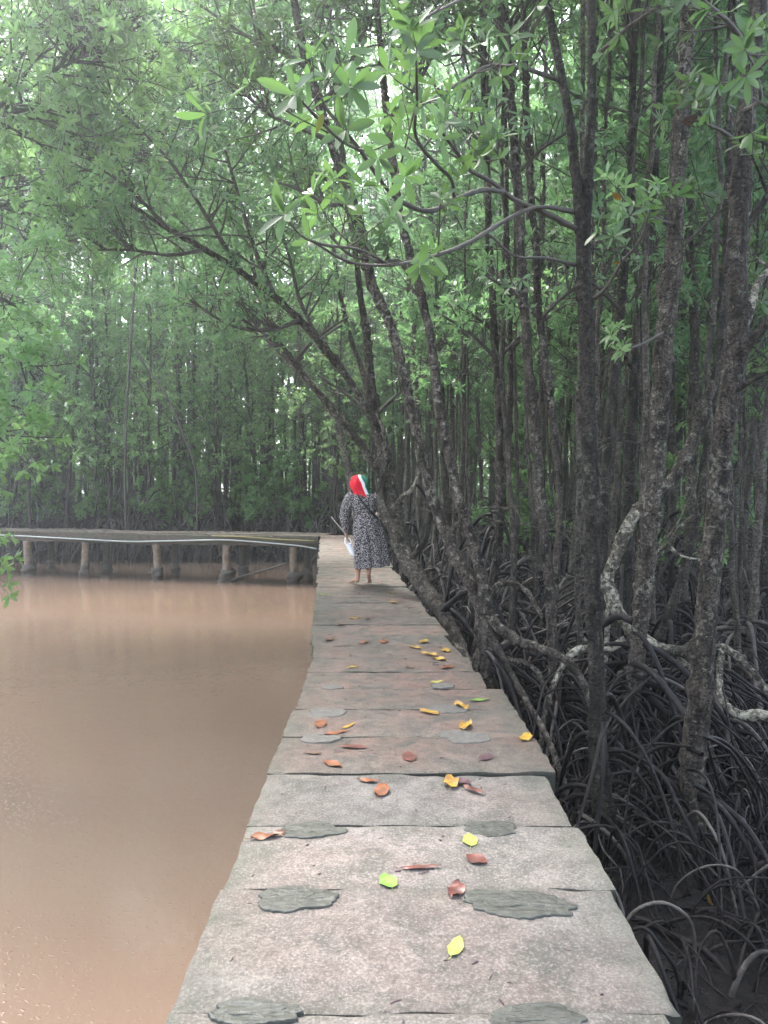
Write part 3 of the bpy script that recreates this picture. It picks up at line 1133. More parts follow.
leafy_branch(t2, [(591, 300, 5.5, 6), (606, 288, 5.3, 5), (622, 262, 5.1, 4), (640, 240, 5.0, 3), (650, 210, 4.9, 3)], twigs=4, seed=20, bare=.6, tl=.25)
leafy_branch(t2, [(592, 60, 5.5, 6), (625, 30, 5.2, 5), (660, 5, 5.0, 4)], twigs=5, seed=21, bare=.4, tl=.35)
crown(t2, at(560, -300, 5.3), 1.9, 30, seed=2, root=at(560, -180, 5.3))
crown(t2, (0.3, 2.8, 7.2), 2.2, 34, seed=102, root=at(560, -280, 5.3))  # crown above the view, put in to darken slabs and roots below
for k in range(10):
    stilt(t2, at(600 + gcol.uniform(-3, 3), gcol.uniform(690, 830), 5.5), gcol.uniform(-2.6, 2.6), gcol.uniform(0, .12), gcol.uniform(.4, 1.0), gcol.uniform(.013, .024), 'root', twist=gcol.uniform(-.4, .4))

# 3 tall light trunk between the two
t3, p = near_tree('tall straight mangrove with pale scaly bark standing on splayed stilt roots', (634, 720), 7.0)
mb = MB()
trunk_tube(mb, [(630, 712, 7, 22), (634, 670, 7, 25), (641, 620, 7, 25), (649, 540, 7, 25), (655, 470, 7, 27), (661, 400, 7, 28), (667, 300, 7, 28), (674, 240, 7, 26), (680, 140, 7, 24), (685, 60, 7, 23), (691, -10, 7, 22), (697, -120, 7, 19), (704, -300, 7, 13), (706, -400, 7, 8)])
obj('trunk', mb, M['bark'], t3)
leafy_branch(t3, [(688, 30, 7, 9), (705, 10, 6.8, 7), (725, -10, 6.6, 6), (760, -30, 6.4, 4)], twigs=6, seed=31, bare=.4, tl=.5)
leafy_branch(t3, [(672, 255, 7, 6), (695, 235, 6.9, 5), (715, 215, 6.7, 4), (730, 205, 6.6, 3)], twigs=3, seed=32, bare=.6, tl=.3)
leafy_branch(t3, [(676, 225, 7, 5), (655, 218, 6.6, 4), (635, 205, 6.2, 3.5), (620, 205, 6.0, 3)], twigs=5, seed=33, bare=.5, tl=.25, leafmat='leaf_bright')
leafy_branch(t3, [(668, 330, 7, 5), (640, 345, 6.7, 4), (620, 350, 6.5, 3)], twigs=3, seed=34, bare=.6, tl=.22, leafmat='leaf_bright')
crown(t3, at(706, -360, 7), 2.0, 28, seed=3, root=at(702, -240, 7))
for (a0, h0) in ((690, .1), (700, .05), (665, .1), (680, .1), (705, .0), (650, .1), (695, .1), (660, .05), (640, .1)):
    stilt(t3, at(633, a0 - 15, 7), gcol.uniform(-3.1, 3.1), h0, gcol.uniform(.5, 1.4), gcol.uniform(.02, .036), 'root', p_=gcol.uniform(1.4, 2.4), twist=gcol.uniform(-.4, .4))
for rows in ([(632, 690, 7, 16), (624, 730, 6.9, 16), (616, 775, 6.8, 14), (612, 820, 6.7, 13)], [(640, 690, 7, 13), (668, 715, 6.9, 12), (690, 730, 6.9, 11), (712, 790, 6.8, 9)]):
    mb = MB()
    trunk_tube(mb, rows, .05, 10)
    obj('stilt_root', mb, M['root'], t3)

# 4 smooth dark trunk
t4, p = near_tree('smooth blackish mangrove trunk standing behind the pale scaly one', (627, 640), 9.0)
mb = MB()
trunk_tube(mb, [(624, 640, 9, 20), (627, 540, 9, 20), (630, 450, 9, 19), (637, 350, 9, 18), (645, 280, 9, 18), (652, 190, 9, 17), (657, 90, 9, 16), (662, -20, 9, 14), (668, -180, 9, 9)], rough=.04, kn=6)
obj('trunk', mb, M['bark_dark'], t4)
leafy_branch(t4, [(634, 372, 9, 8), (622, 355, 8.8, 7), (612, 380, 8.7, 6), (608, 410, 8.6, 4)], 'bark', twigs=0, seed=41)
crown(t4, at(668, -150, 9), 1.8, 22, seed=4, root=at(664, -60, 9))
for k in range(7):
    stilt(t4, at(626, gcol.uniform(560, 640), 9), gcol.uniform(-3.1, 3.1), .08, gcol.uniform(.5, 1.2), gcol.uniform(.018, .03), 'root')

# 5 pale twisted limb tree
t5, p = near_tree('twisted mangrove with a pale lichen-spotted S-shaped trunk leaning outwards', (690, 652), 7.4)
mb = MB()
trunk_tube(mb, [(690, 668, 7.2, 13), (668, 655, 7.25, 15), (652, 644, 7.3, 18), (636, 632, 7.35, 21), (621, 616, 7.4, 22), (611, 597, 7.45, 21), (608, 577, 7.5, 19), (616, 555, 7.5, 19), (627, 530, 7.55, 20), (638, 512, 7.6, 18)], .045, 14, rough=.12)
obj('trunk', mb, M['bark_pale'], t5)
mb = MB()
trunk_tube(mb, [(634, 518, 7.6, 18), (644, 506, 7.6, 20), (664, 490, 7.6, 20), (684, 460, 7.6, 19), (698, 428, 7.6, 18), (707, 400, 7.6, 17), (718, 375, 7.6, 16), (732, 340, 7.6, 14), (742, 290, 7.6, 12), (748, 200, 7.6, 10), (752, 60, 7.6, 9), (760, -120, 7.6, 6)], .045, 14, rough=.12)
obj('limb', mb, M['bark'], t5)
for rows in ([(623, 640, 7.35, 12), (606, 650, 7.2, 11), (588, 648, 7.1, 10), (570, 656, 7.0, 10), (548, 700, 6.9, 9), (540, 760, 6.8, 8), (538, 800, 6.75, 7)],
             [(652, 646, 7.3, 16), (672, 650, 7.2, 17), (695, 652, 7.1, 15), (722, 648, 7.0, 13), (740, 660, 6.9, 11), (760, 680, 6.8, 10), (785, 730, 6.7, 9), (800, 810, 6.6, 8)],
             [(722, 650, 7.0, 11), (719, 675, 6.9, 11), (722, 700, 6.8, 12), (740, 715, 6.7, 15), (765, 716, 6.6, 16), (800, 740, 6.5, 14), (835, 790, 6.4, 12), (850, 850, 6.35, 9)],
             [(610, 590, 7.45, 8), (606, 640, 7.35, 8), (600, 690, 7.3, 7), (596, 745, 7.2, 7), (594, 790, 7.1, 6)]):
    mb = MB()
    trunk_tube(mb, rows, .045, 11)
    obj('stilt_root', mb, M['bark_pale'], t5)
for rows in ([(655, 552, 7.4, 7), (668, 545, 7.3, 7), (678, 530, 7.2, 6), (693, 515, 7.1, 4)], [(668, 545, 7.3, 6), (680, 556, 7.2, 5), (700, 560, 7.1, 4)], [(640, 540, 7.4, 7), (655, 552, 7.4, 7)]):
    leafy_branch(t5, rows, 'bark_pale', twigs=0, seed=51)
crown(t5, at(760, -130, 7.6), 1.5, 18, seed=5, root=at(756, 0, 7.6))

# 6 dark trunk beside it
t6, p = near_tree('narrow dark mangrove trunk half hidden behind the knotty edge trunk', (690, 600), 8.2)
mb = MB()
trunk_tube(mb, [(660, 640, 8.2, 14), (682, 575, 8.2, 14), (698, 510, 8.2, 14), (709, 430, 8.2, 14), (719, 350, 8.2, 14), (726, 260, 8.2, 13), (729, 150, 8.2, 12), (733, 20, 8.2, 10), (736, -150, 8.2, 6)])
obj('trunk', mb, M['bark_dark'], t6)
crown(t6, at(736, -130, 8.2), 1.5, 16, seed=6, root=at(734, -20, 8.2))
for k in range(5):
    stilt(t6, at(668, gcol.uniform(600, 640), 8.2), gcol.uniform(-3.1, 3.1), .08, gcol.uniform(.5, 1.2), gcol.uniform(.018, .03), 'root')

# 7 twin-stemmed tree leaning over the boardwalk
t7, p = near_tree('twin-stemmed mangrove at the boardwalk edge, both stems leaning in over the slabs', (487, 700), 7.4)
mb = MB()
trunk_tube(mb, [(490, 720, 7.4, 34), (488, 670, 7.4, 34), (485, 630, 7.45, 32), (479, 601, 7.5, 26), (468, 578, 7.55, 22), (457, 560, 7.6, 19), (446, 532, 7.7, 18), (435, 501, 7.8, 18), (426, 468, 7.9, 17), (416, 426, 8, 16), (409, 398, 8.1, 15.5), (400, 359, 8.2, 15), (391, 327, 8.2, 14.5), (377, 296, 8.3, 15), (366, 262, 8.3, 14.5), (356, 215, 8.3, 15), (343, 176, 8.3, 15), (331, 141, 8.3, 14), (320, 105, 8.3, 13), (310, 70, 8.3, 13), (298, 21, 8.3, 12), (290, -20, 8.3, 11), (270, -110, 8.3, 8)])
trunk_tube(mb, [(486, 615, 7.4, 22), (479, 566, 7.4, 18), (469, 526, 7.5, 16), (460, 501, 7.5, 15.5), (452, 468, 7.6, 15), (444, 433, 7.7, 15), (437, 391, 7.8, 14.5), (431, 338, 7.9, 14), (423, 303, 8, 13.5), (412, 262, 8, 13), (402, 215, 8.1, 12), (394, 170, 8.1, 12), (388, 120, 8.2, 11), (382, 60, 8.2, 10), (376, 0, 8.2, 9), (370, -80, 8.2, 7)])
obj('trunk', mb, M['bark'], t7)
leafy_branch(t7, [(414, 285, 8, 7), (400, 262, 7.9, 6), (380, 262, 7.7, 5), (350, 255, 7.5, 4), (330, 235, 7.3, 3)], twigs=8, seed=71, bare=.3, tl=.5)
leafy_branch(t7, [(331, 141, 8.3, 8), (300, 128, 8.2, 6), (270, 115, 8.1, 5), (240, 90, 8, 4), (210, 70, 7.9, 3)], twigs=14, seed=72, bare=.25, tl=.6, level=2)
leafy_branch(t7, [(310, 70, 8.3, 7), (280, 50, 8.1, 6), (245, 35, 8, 5), (200, 5, 7.8, 3)], twigs=14, seed=73, bare=.2, tl=.6, level=2)
leafy_branch(t7, [(388, 120, 8.2, 7), (410, 95, 8, 6), (430, 60, 7.8, 5), (450, 10, 7.6, 3)], twigs=12, seed=74, bare=.2, tl=.6, level=2)
leafy_branch(t7, [(352, 200, 8.3, 6), (330, 205, 8.2, 5), (300, 190, 8.1, 4), (270, 180, 8, 3)], twigs=9, seed=75, bare=.3, tl=.5)
leafy_branch(t7, [(320, 105, 8.3, 7), (345, 75, 8.2, 6), (360, 40, 8.0, 5), (380, 0, 7.8, 3)], twigs=12, seed=76, bare=.2, tl=.6, level=2)
crown(t7, at(330, -90, 8.3), 1.9, 26, seed=7, root=at(330, 0, 8.3))
for rows in ([(486, 615, 7.4, 17), (500, 630, 7.3, 16), (521, 642, 7.2, 15), (552, 652, 7.0, 13), (573, 666, 6.9, 12), (587, 690, 6.8, 11), (600, 730, 6.7, 10)],
             [(492, 640, 7.35, 13), (510, 672, 7.1, 11), (530, 705, 6.8, 10), (548, 740, 6.5, 10), (565, 785, 6.2, 9), (575, 830, 6.0, 9)],
             [(492, 660, 7.4, 11), (512, 660, 7.2, 9), (535, 668, 7.1, 9), (550, 700, 7.0, 8), (556, 745, 6.9, 7)],
             [(480, 650, 7.4, 14), (468, 690, 7.3, 13), (470, 730, 7.2, 12)],
             [(480, 605, 7.5, 10), (500, 585, 7.6, 9), (525, 590, 7.6, 8), (545, 620, 7.5, 7)]):
    mb = MB()
    trunk_tube(mb, rows, .045, 11)
    obj('stilt_root', mb, M['bark'], t7)
for k in range(6):
    stilt(t7, at(488, gcol.uniform(630, 690), 7.4), gcol.uniform(-1.6, 1.9), .05, gcol.uniform(.4, 1.1), gcol.uniform(.018, .03), 'root')

# 8 dark leaning tree next to the woman
t8, p = near_tree('dark thick-based mangrove leaning over the boardwalk right beside the woman', (437, 640), 9.6)
mb = MB()
trunk_tube(mb, [(470, 672, 8.6, 18), (455, 640, 9.0, 24), (437, 608, 9.4, 25), (419, 580, 9.8, 25), (404, 556, 10.2, 24), (396, 530, 10.6, 24), (392, 505, 10.9, 23), (389, 478, 11.1, 22), (381, 440, 11.3, 20), (373, 405, 11.4, 17), (369, 366, 11.5, 14), (366, 331, 11.5, 12), (361, 296, 11.5, 10), (352, 230, 11.5, 9), (340, 130, 11.5, 8), (330, 20, 11.5, 6), (325, -60, 11.5, 4)], .06)
trunk_tube(mb, [(389, 470, 11.1, 12), (384, 440, 11.1, 11), (370, 418, 11, 11), (357, 392, 11, 11), (342, 370, 10.9, 12), (321, 345, 10.8, 12), (300, 320, 10.7, 11), (275, 298, 10.6, 10), (240, 271, 10.5, 9), (205, 250, 10.4, 9), (170, 230, 10.3, 7), (130, 203, 10.2, 5)], .06, 12)
trunk_tube(mb, [(404, 552, 10.2, 14), (393, 530, 10.3, 15), (384, 512, 10.5, 14), (380, 495, 10.8, 11), (384, 478, 11.0, 8), (387, 462, 11.1, 5)], .06, 12)
obj('trunk', mb, M['bark'], t8)
leafy_branch(t8, [(395, 505, 10.9, 6), (403, 496, 10.7, 6), (412, 489, 10.6, 5), (419, 472, 10.5, 3)], 'bark_pale', twigs=0, seed=81)
leafy_branch(t8, [(410, 562, 10.1, 9), (420, 548, 10.0, 8), (427, 535, 9.9, 7), (430, 512, 9.9, 5)], 'bark_dark', twigs=0, seed=82)
leafy_branch(t8, [(386, 520, 10.9, 6), (378, 490, 10.8, 5), (386, 465, 10.8, 6), (383, 430, 10.8, 5), (370, 400, 10.9, 4)], 'bark', twigs=0, seed=83)
for i_, rows in enumerate(([(240, 271, 10.5, 8), (215, 230, 10.2, 6), (190, 190, 9.9, 5), (160, 150, 9.6, 4), (120, 110, 9.3, 3)], [(275, 298, 10.6, 8), (255, 250, 10.3, 6), (240, 200, 10, 5), (225, 150, 9.7, 4)],
                         [(205, 250, 10.4, 6), (170, 255, 10.2, 5), (130, 250, 10, 4), (90, 250, 9.8, 3)], [(170, 230, 10.3, 6), (130, 190, 10, 5), (90, 160, 9.8, 4), (50, 130, 9.5, 3)],
                         [(300, 320, 10.7, 7), (270, 330, 10.6, 5), (230, 325, 10.5, 4), (190, 300, 10.4, 3)], [(321, 345, 10.8, 6), (300, 300, 10.6, 5), (290, 260, 10.4, 4), (275, 210, 10.2, 3)])):
    leafy_branch(t8, rows, 'twig', 'leaf', twigs=15, seed=84 + i_, bare=.2, tl=.75, level=2, detail=1, leaf=(.13, .046))
crown(t8, at(325, -40, 11.5), 1.8, 24, seed=8, root=at(328, 30, 11.5))
crown(t8, at(255, 110, 12), 2.0, 30, seed=88, root=at(330, 30, 11.5))
crown(t8, at(300, 190, 13.5), 1.6, 20, seed=89, root=at(345, 160, 11.5))
crown(t8, (-.4, 9.2, 7.6), 2.3, 34, seed=90, root=at(328, 10, 11.5))  # crown added over the walk for shade; also closes a sky gap
for rows in ([(425, 592, 9.7, 10), (445, 605, 9.5, 9), (462, 620, 9.3, 8), (476, 640, 9.1, 7)], [(440, 612, 9.3, 11), (452, 600, 9.2, 9), (470, 590, 9.1, 7), (492, 600, 9.0, 6), (505, 625, 8.9, 6)]):
    mb = MB()
    trunk_tube(mb, rows, .05, 9)
    obj('stilt_root', mb, M['root'], t8)

# 9.. more single trunks of the middle distance
MIDDLE = [
    ('pair-stemmed grey mangrove between the forked trunk and the boardwalk', 'bark', 7.3, [[(556, 720, 7.2, 14), (553, 650, 7.3, 16), (549, 575, 7.4, 16), (542, 515, 7.4, 16), (538, 459, 7.5, 16), (531, 390, 7.5, 15), (524, 302, 7.6, 14), (521, 250, 7.6, 14), (517, 174, 7.6, 13), (512, 105, 7.6, 12), (503, 0, 7.6, 11), (495, -110, 7.6, 8)],
        [(552, 640, 7.3, 10), (558, 540, 7.8, 12), (558, 473, 8, 12), (549, 390, 8.1, 12), (540, 320, 8.2, 11.5), (536, 250, 8.2, 11), (528, 150, 8.2, 10), (524, 40, 8.2, 9), (520, -90, 8.2, 6)]]),
    ('rough dark mangrove just behind the forked trunk', 'bark_dark', 8.4, [[(598, 640, 8.4, 14), (604, 540, 8.4, 15), (606, 470, 8.4, 15), (613, 380, 8.5, 14), (620, 310, 8.6, 13), (628, 240, 8.6, 12), (632, 130, 8.6, 11), (634, 10, 8.6, 9), (636, -120, 8.6, 6)]]),
    ('grey mangrove standing between the pale scaly trunk and the edge trunk', 'bark', 10.5, [[(684, 600, 10.5, 12), (690, 500, 10.5, 13), (696, 420, 10.5, 13), (695, 330, 10.5, 13), (690, 250, 10.5, 12), (687, 130, 10.5, 11), (684, 0, 10.5, 9), (682, -90, 10.5, 6)]]),
    ('ash grey mangrove leaning out over the pond beyond the boardwalk end', 'bark_pale', 23, [[(362, 560, 23, 13), (356, 510, 23, 12), (345, 455, 23, 12), (335, 419, 23, 12), (317, 391, 23, 11), (293, 366, 23, 10), (272, 341, 23, 9), (247, 303, 23, 8), (228, 262, 22.4, 6), (205, 215, 22.4, 4)]]),
    ('grey mangrove added to shade the boardwalk, arching right across it just beyond the woman', 'bark', 16.5, [[(412, 575, 16.6, 14), (402, 530, 16.5, 14), (388, 490, 16.3, 13), (368, 455, 16.2, 13), (342, 422, 16, 12), (317, 391, 16, 11), (293, 362, 16, 10), (272, 330, 16, 9), (258, 290, 16, 7), (250, 250, 16, 5)], [(376, 468, 16.2, 9), (372, 420, 16.2, 9), (362, 370, 16.2, 8), (345, 320, 16.2, 7), (335, 260, 16.2, 6), (330, 190, 16.2, 4)]]),  # tree and dense crown added to cast shade on the slabs
    ('upright mangrove with paired thin stems near the frame centre', 'bark', 10, [[(492, 600, 10, 13), (500, 520, 10, 13), (499, 440, 10, 12), (497, 360, 10, 12), (490, 260, 10, 11), (486, 150, 10, 10), (482, 20, 10, 9), (478, -80, 10, 6)], [(500, 530, 10, 9), (508, 440, 10.2, 9), (511, 350, 10.3, 8), (507, 240, 10.3, 7), (506, 100, 10.3, 6), (508, -40, 10.3, 4)]]),
]
for i_, (lab, mt, d0, stems) in enumerate(MIDDLE):
    b0 = stems[0][0]
    t, p = near_tree(lab, (b0[0], b0[1]), d0)
    mb = MB()
    for rows in stems:
        trunk_tube(mb, rows, .06, 11)
    obj('trunk', mb, M[mt], t)
    top = stems[0][-1]
    r0_ = stems[0][-3]
    crown(t, at(top[0], top[1] + 30, top[2]), (1.7, 1.7, 1.7, 1.3, 2.4, 1.7)[i_], 24 if i_ != 4 else 44, seed=20 + i_, root=at(r0_[0], r0_[1], r0_[2]))
    for k, rows in enumerate(stems):
        for q in (-5, -4):
            a = rows[q]
            for s_ in (-1, 1):
                if (k + q + s_ + i_) % 2:
                    leafy_branch(t, [(a[0], a[1], a[2], 6), (a[0] + 25 * s_, a[1] - 25, a[2] - .2, 4.5), (a[0] + 55 * s_, a[1] - 45, a[2] - .4, 3)], 'twig', 'leaf', twigs=8, seed=200 + i_ * 20 + k * 5 + q + s_, bare=.3, tl=.6, level=1, detail=1)
    for k in range(7):
        stilt(t, at(b0[0], b0[1] - gcol.uniform(0, 90), d0), gcol.uniform(-3.1, 3.1), .08, gcol.uniform(.4, 1.3), gcol.uniform(.016, .028), 'root')

# ------------------------------------------------------------------ tangle of prop roots
def tangle_ok(x, y, m=0.0):
    return x > float(walk_left(np.array(y))) + 1.5 + m or y > 22.5


def root_arc(mb, g, x, y, h, ln, r, sides=6, seg=10, az=None, mi=0, loop=False):
    """a prop root: from a stem down into the mud, or (loop) an arch with both feet in the mud"""
    az = g.uniform(0, 6.28) if az is None else az
    t = np.linspace(0, 1, seg)
    bendy = g.normal(0, .35)
    rr = ln * t
    px_ = x + np.cos(az + bendy * t) * rr
    py_ = y + np.sin(az + bendy * t) * rr
    gz = ground_z(px_, py_)
    if loop:
        z = gz - .05 + (h + .05) * (4 * t * (1 - t)) ** g.uniform(.55, 1.1)
    else:
        p = g.uniform(1.2, 2.4)
        z = gz * t + float(gz[0]) * (1 - t) + h * (1 - t ** p) + g.uniform(0, .10) * np.sin(t * 3.14) - .08 * t
    q = np.stack([px_, py_, z], -1)
    q += NZ(q, .8)[:, None] * g.normal(0, .025, 3)[None, :] + NZ2(q, 1.9)[:, None] * g.normal(0, .014, 3)[None, :]
    mb.tube(q, np.linspace(r, r * g.uniform(.45, .8), seg), sides, rough=.13, nf=6, cap=False, mi=mi)
    return q


g = np.random.default_rng(77)
mb = MB()
n = 0
while n < 3000:              # near, beside the boardwalk
    held = g.uniform() < .26
    if held:
        q_ = int(g.integers(len(NEAR)))
        if q_ < 2 and g.uniform() < .85:
            continue
        x, y = NEAR[q_]
        x += g.normal(0, .04)
        y += g.normal(0, .04)
        if y > 11.5:
            continue
    else:
        y = g.uniform(3.0, 13)
        x = g.uniform(-.3, .56 * y + 2.0)
        if not tangle_ok(x, y, .10):
            continue
    az = g.uniform(0, 6.28)
    ln = g.uniform(.45, 1.5) if held else g.uniform(.2, 1.1)
    x1, y1 = x + math.cos(az) * ln, y + math.sin(az) * ln
    if not tangle_ok(x1, y1, .02):
        continue
    if y < 4.4 and x < 3.0 and g.uniform() < .5:
        continue
    dist = math.hypot(x, y)
    hmax = min(1.0, .20 + .075 * dist)
    if held:
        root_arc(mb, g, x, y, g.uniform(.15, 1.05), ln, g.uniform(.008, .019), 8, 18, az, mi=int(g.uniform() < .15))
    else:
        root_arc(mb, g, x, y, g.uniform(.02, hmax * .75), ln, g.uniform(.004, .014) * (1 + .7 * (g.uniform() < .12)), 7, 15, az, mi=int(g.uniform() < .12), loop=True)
    n += 1
far_stems = [(a, b) for a, b, c in placed if 9 < b < 36]
while n < 6800:              # further in
    held = g.uniform() < .6
    if held:
        x, y = far_stems[int(g.integers(len(far_stems)))]
    else:
        y = g.uniform(11, 34)
        x = g.uniform(-.5 * y, .56 * y + 1)
        if not (in_stand(x, y) or (x > float(walk_left(np.array(y))) + 1.7 and y < 23)):
            continue
    az = g.uniform(0, 6.28)
    ln = g.uniform(.4, 1.6)
    if not tangle_ok(x + math.cos(az) * ln, y + math.sin(az) * ln, .02) and y < 22:
        continue
    h = g.uniform(.2, min(2.2, .7 + .07 * y))
    root_arc(mb, g, x, y, h if held else h * .6, ln, g.uniform(.010, .026), 5, 10, az, mi=int(g.uniform() < .45), loop=not held)
    n += 1
k = 0
while k < 1900:              # far shore of the pond
    y = g.uniform(27.4, 31)
    x = g.uniform(-18, 0)
    loop = g.uniform() < .4
    root_arc(mb, g, x, y, g.uniform(.3, 1.4 if loop else 2.5), g.uniform(.4, 1.7), g.uniform(.014, .034), 5, 10, mi=int(g.uniform() < .85), loop=loop)
    k += 1
for _ in range(700):         # stubs and litter on the open mud
    y = g.uniform(2.6, 7)
    x = g.uniform(.95, .56 * y + 1)
    if not tangle_ok(x, y, -.05):
        continue
    gz = float(ground_z(x, y))
    a = g.uniform(0, 6.28)
    e = g.uniform(-.1, 1.2)
    L = g.uniform(.04, .22)
    t = np.linspace(0, 1, 5)
    q = np.array([x, y, gz - .01]) + np.stack([t * L * math.cos(a) * math.cos(e), t * L * math.sin(a) * math.cos(e), t * L * math.sin(e) + .01], -1)
    mb.tube(q + g.normal(0, .004, (5, 3)), np.linspace(1, .5, 5) * g.uniform(.003, .011), 6, rough=.2, nf=9)
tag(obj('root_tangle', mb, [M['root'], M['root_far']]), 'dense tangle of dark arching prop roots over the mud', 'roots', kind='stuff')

# ------------------------------------------------------------------ trees over the pond at the left
def bank_tree(label, x, y, H, r, rows_list, crowns, seed, leafmat):
    z = float(ground_z(x, y))
    t = thing('mangrove_tree', label, 'tree', (x, y, z))
    g = np.random.default_rng(seed)
    mb = MB()
    P = np.array([[x, y, z + .5, r], [x + .1, y + .05, z + H * .3, r * .85], [x + .35, y + .1, z + H * .6, r * .6], [x + .9, y + .3, z + H * .85, r * .35]])
    S = smooth_path(P, .08)
    mb.tube(S[:, :3], S[:, 3], 12, rough=.1, nf=3, knots=50)
    obj('trunk', mb, M['bark'], t)
    for rows in rows_list:
        pp = np.array(rows, float)
        i = int(len(S) * rows[0][3])
        Q = smooth_path(np.vstack([S[i, :3], pp[:, :3]]), .08)
        m = MB().tube(Q, np.linspace(r * .45, .008, len(Q)), 7, rough=.1, cap=False)
        br = obj('branch', m, M['bark'], t)
        tubes, tips = [], []
        for k in range(26):
            j = int(g.uniform(.35, 1) * (len(Q) - 2))
            d = Q[j + 1] - Q[j]
            grow(g, Q[j], d / np.linalg.norm(d) + g.normal(0, .7, 3), g.uniform(.3, .8), .009, 1, tubes, tips, .12, (2, 4))
        m = MB()
        for a, b in tubes:
            m.tube(a, b.clip(.002), 4, mi=1, cap=False)
        V, F = leaves([q[0] for q in tips], [q[1] for q in tips], 6, 9, .125, .046, g, 1)
        m.add(V, F, 0)
        obj('foliage', m, [M[leafmat], M['twig']], br, smooth=False)
    for k, (c, rad, n, root) in enumerate(crowns):
        crown(t, c, rad, n, leafmat, seed=seed + k, root=root, r0=.016)
    for k in range(8):
        stilt(t, np.array([x, y, z + g.uniform(.4, .9)]), k * .8, .05, g.uniform(.5, 1.1), .028, 'root')
    return t


A_ = at(12, 350, 8.4)
bank_tree('leafy mangrove overhanging the pond at the frame edge, bright low sprays hanging to the water', -6.3, 8.4, 8.0, .10,
          [[(*at(-30, 420, 8.4), .3), (*at(15, 400, 8.3), .3)], [(*at(-30, 370, 8.5), .35), (*at(12, 350, 8.4), .35), (*at(35, 380, 8.3), .35)], [(*at(-40, 450, 8.3), .25), (*at(-8, 430, 8.1), .25), (*at(14, 445, 8), .25)],
           [(*at(-60, 560, 8.2), .15), (*at(-40, 555, 8.0), .15), (*at(-22, 545, 7.9), .15)], [(*at(-30, 300, 8.6), .45), (*at(20, 310, 8.6), .45)]],
          [(at(40, 90, 9.0), 1.5, 26, at(-20, 130, 8.8)), (at(110, 40, 9.4), 1.4, 24, at(40, 80, 9.2)), (at(30, 210, 9.3), 1.0, 14, at(-40, 200, 9)), (at(150, 20, 9.8), 1.5, 24, at(70, 60, 9.4)), (at(10, 10, 9.2), 1.3, 20, at(-20, 60, 9))], 61, 'leaf_fresh')
bank_tree('broad mangrove on the far pond bank whose crown spreads high over the water', -11.6, 14.6, 11.0, .13,
          [[(*at(20, 260, 14), .4), (*at(90, 240, 13.8), .4)], [(*at(-20, 330, 14), .35), (*at(20, 320, 13.8), .35)]],
          [(at(80, 150, 13.5), 2.4, 34, at(-20, 200, 14)), (at(170, 120, 13), 2.0, 26, at(60, 160, 13.5)), (at(160, 0, 13), 2.4, 30, at(60, 60, 13.5)), (at(20, 20, 13.5), 2.4, 30, at(-40, 100, 14)), (at(250, 60, 12.5), 1.6, 20, at(170, 80, 13)), (at(120, 30, 15), 2.8, 40, at(40, 80, 14.5)), (at(40, 110, 15.5), 2.6, 36, at(0, 150, 14.8)), (at(200, 40, 16), 2.6, 36, at(120, 60, 15.2)), (at(150, 190, 15), 2.0, 26, at(60, 190, 14.5)), (at(240, -20, 14.5), 2.4, 30, at(160, 30, 14.5)), (at(70, 250, 17), 2.2, 34, at(-20, 230, 15.5)), (at(150, 215, 18), 2.3, 34, at(40, 220, 16)), (at(235, 190, 19), 2.3, 34, at(130, 210, 17.5)), (at(10, 300, 18), 1.8, 24, at(-40, 270, 16)), (at(190, 120, 17), 2.6, 34, at(90, 160, 15.5)), (at(60, 160, 17.5), 2.6, 34, at(0, 190, 15.5))], 67, 'leaf')  # deeper crowns added to shade the far water, besides filling the leafy backdrop

# thin hanging stem and its side shoot over the pond
hs = thing('hanging_root', 'thin dark aerial root hanging straight down in front of the stand across the pond', 'root', at(125, 528, 24))
mb = MB()
S = smooth_path(px_path([(137, 215, 24, 2.4), (134, 290, 24, 2.6), (129, 370, 24, 2.8), (126, 430, 24, 2.8), (125, 490, 24, 2.6), (127, 560, 24, 2.4)]), .1)
mb.tube(S[:, :3], S[:, 3], 6, rough=.1)
obj('stem', mb, M['twig'], hs)
mb = MB()
S = smooth_path(px_path([(133, 345, 24, 1.8), (150, 372, 24, 2), (170, 402, 24, 2.2), (185, 440, 24, 2.2), (196, 475, 24, 2.2), (197, 560, 24, 2)]), .1)
mb.tube(S[:, :3], S[:, 3], 6, rough=.1)
obj('side_shoot', mb, M['twig'], hs)

# ------------------------------------------------------------------ jetty on the pond
JA = np.array([-1.78, 21.0])
JB = np.array([-15.5, 24.2])
jd = (JB - JA) / np.linalg.norm(JB - JA)
jn = np.array([-jd[1], jd[0]]) * -1
if jn[1] < 0:
    jn = -jn
JL = np.linalg.norm(JB - JA)
jz = thing('jetty', 'old timber jetty on stubby round posts crossing the brown pond to the boardwalk', 'jetty', (*JA, 0))
rotj = math.atan2(jd[1], jd[0])


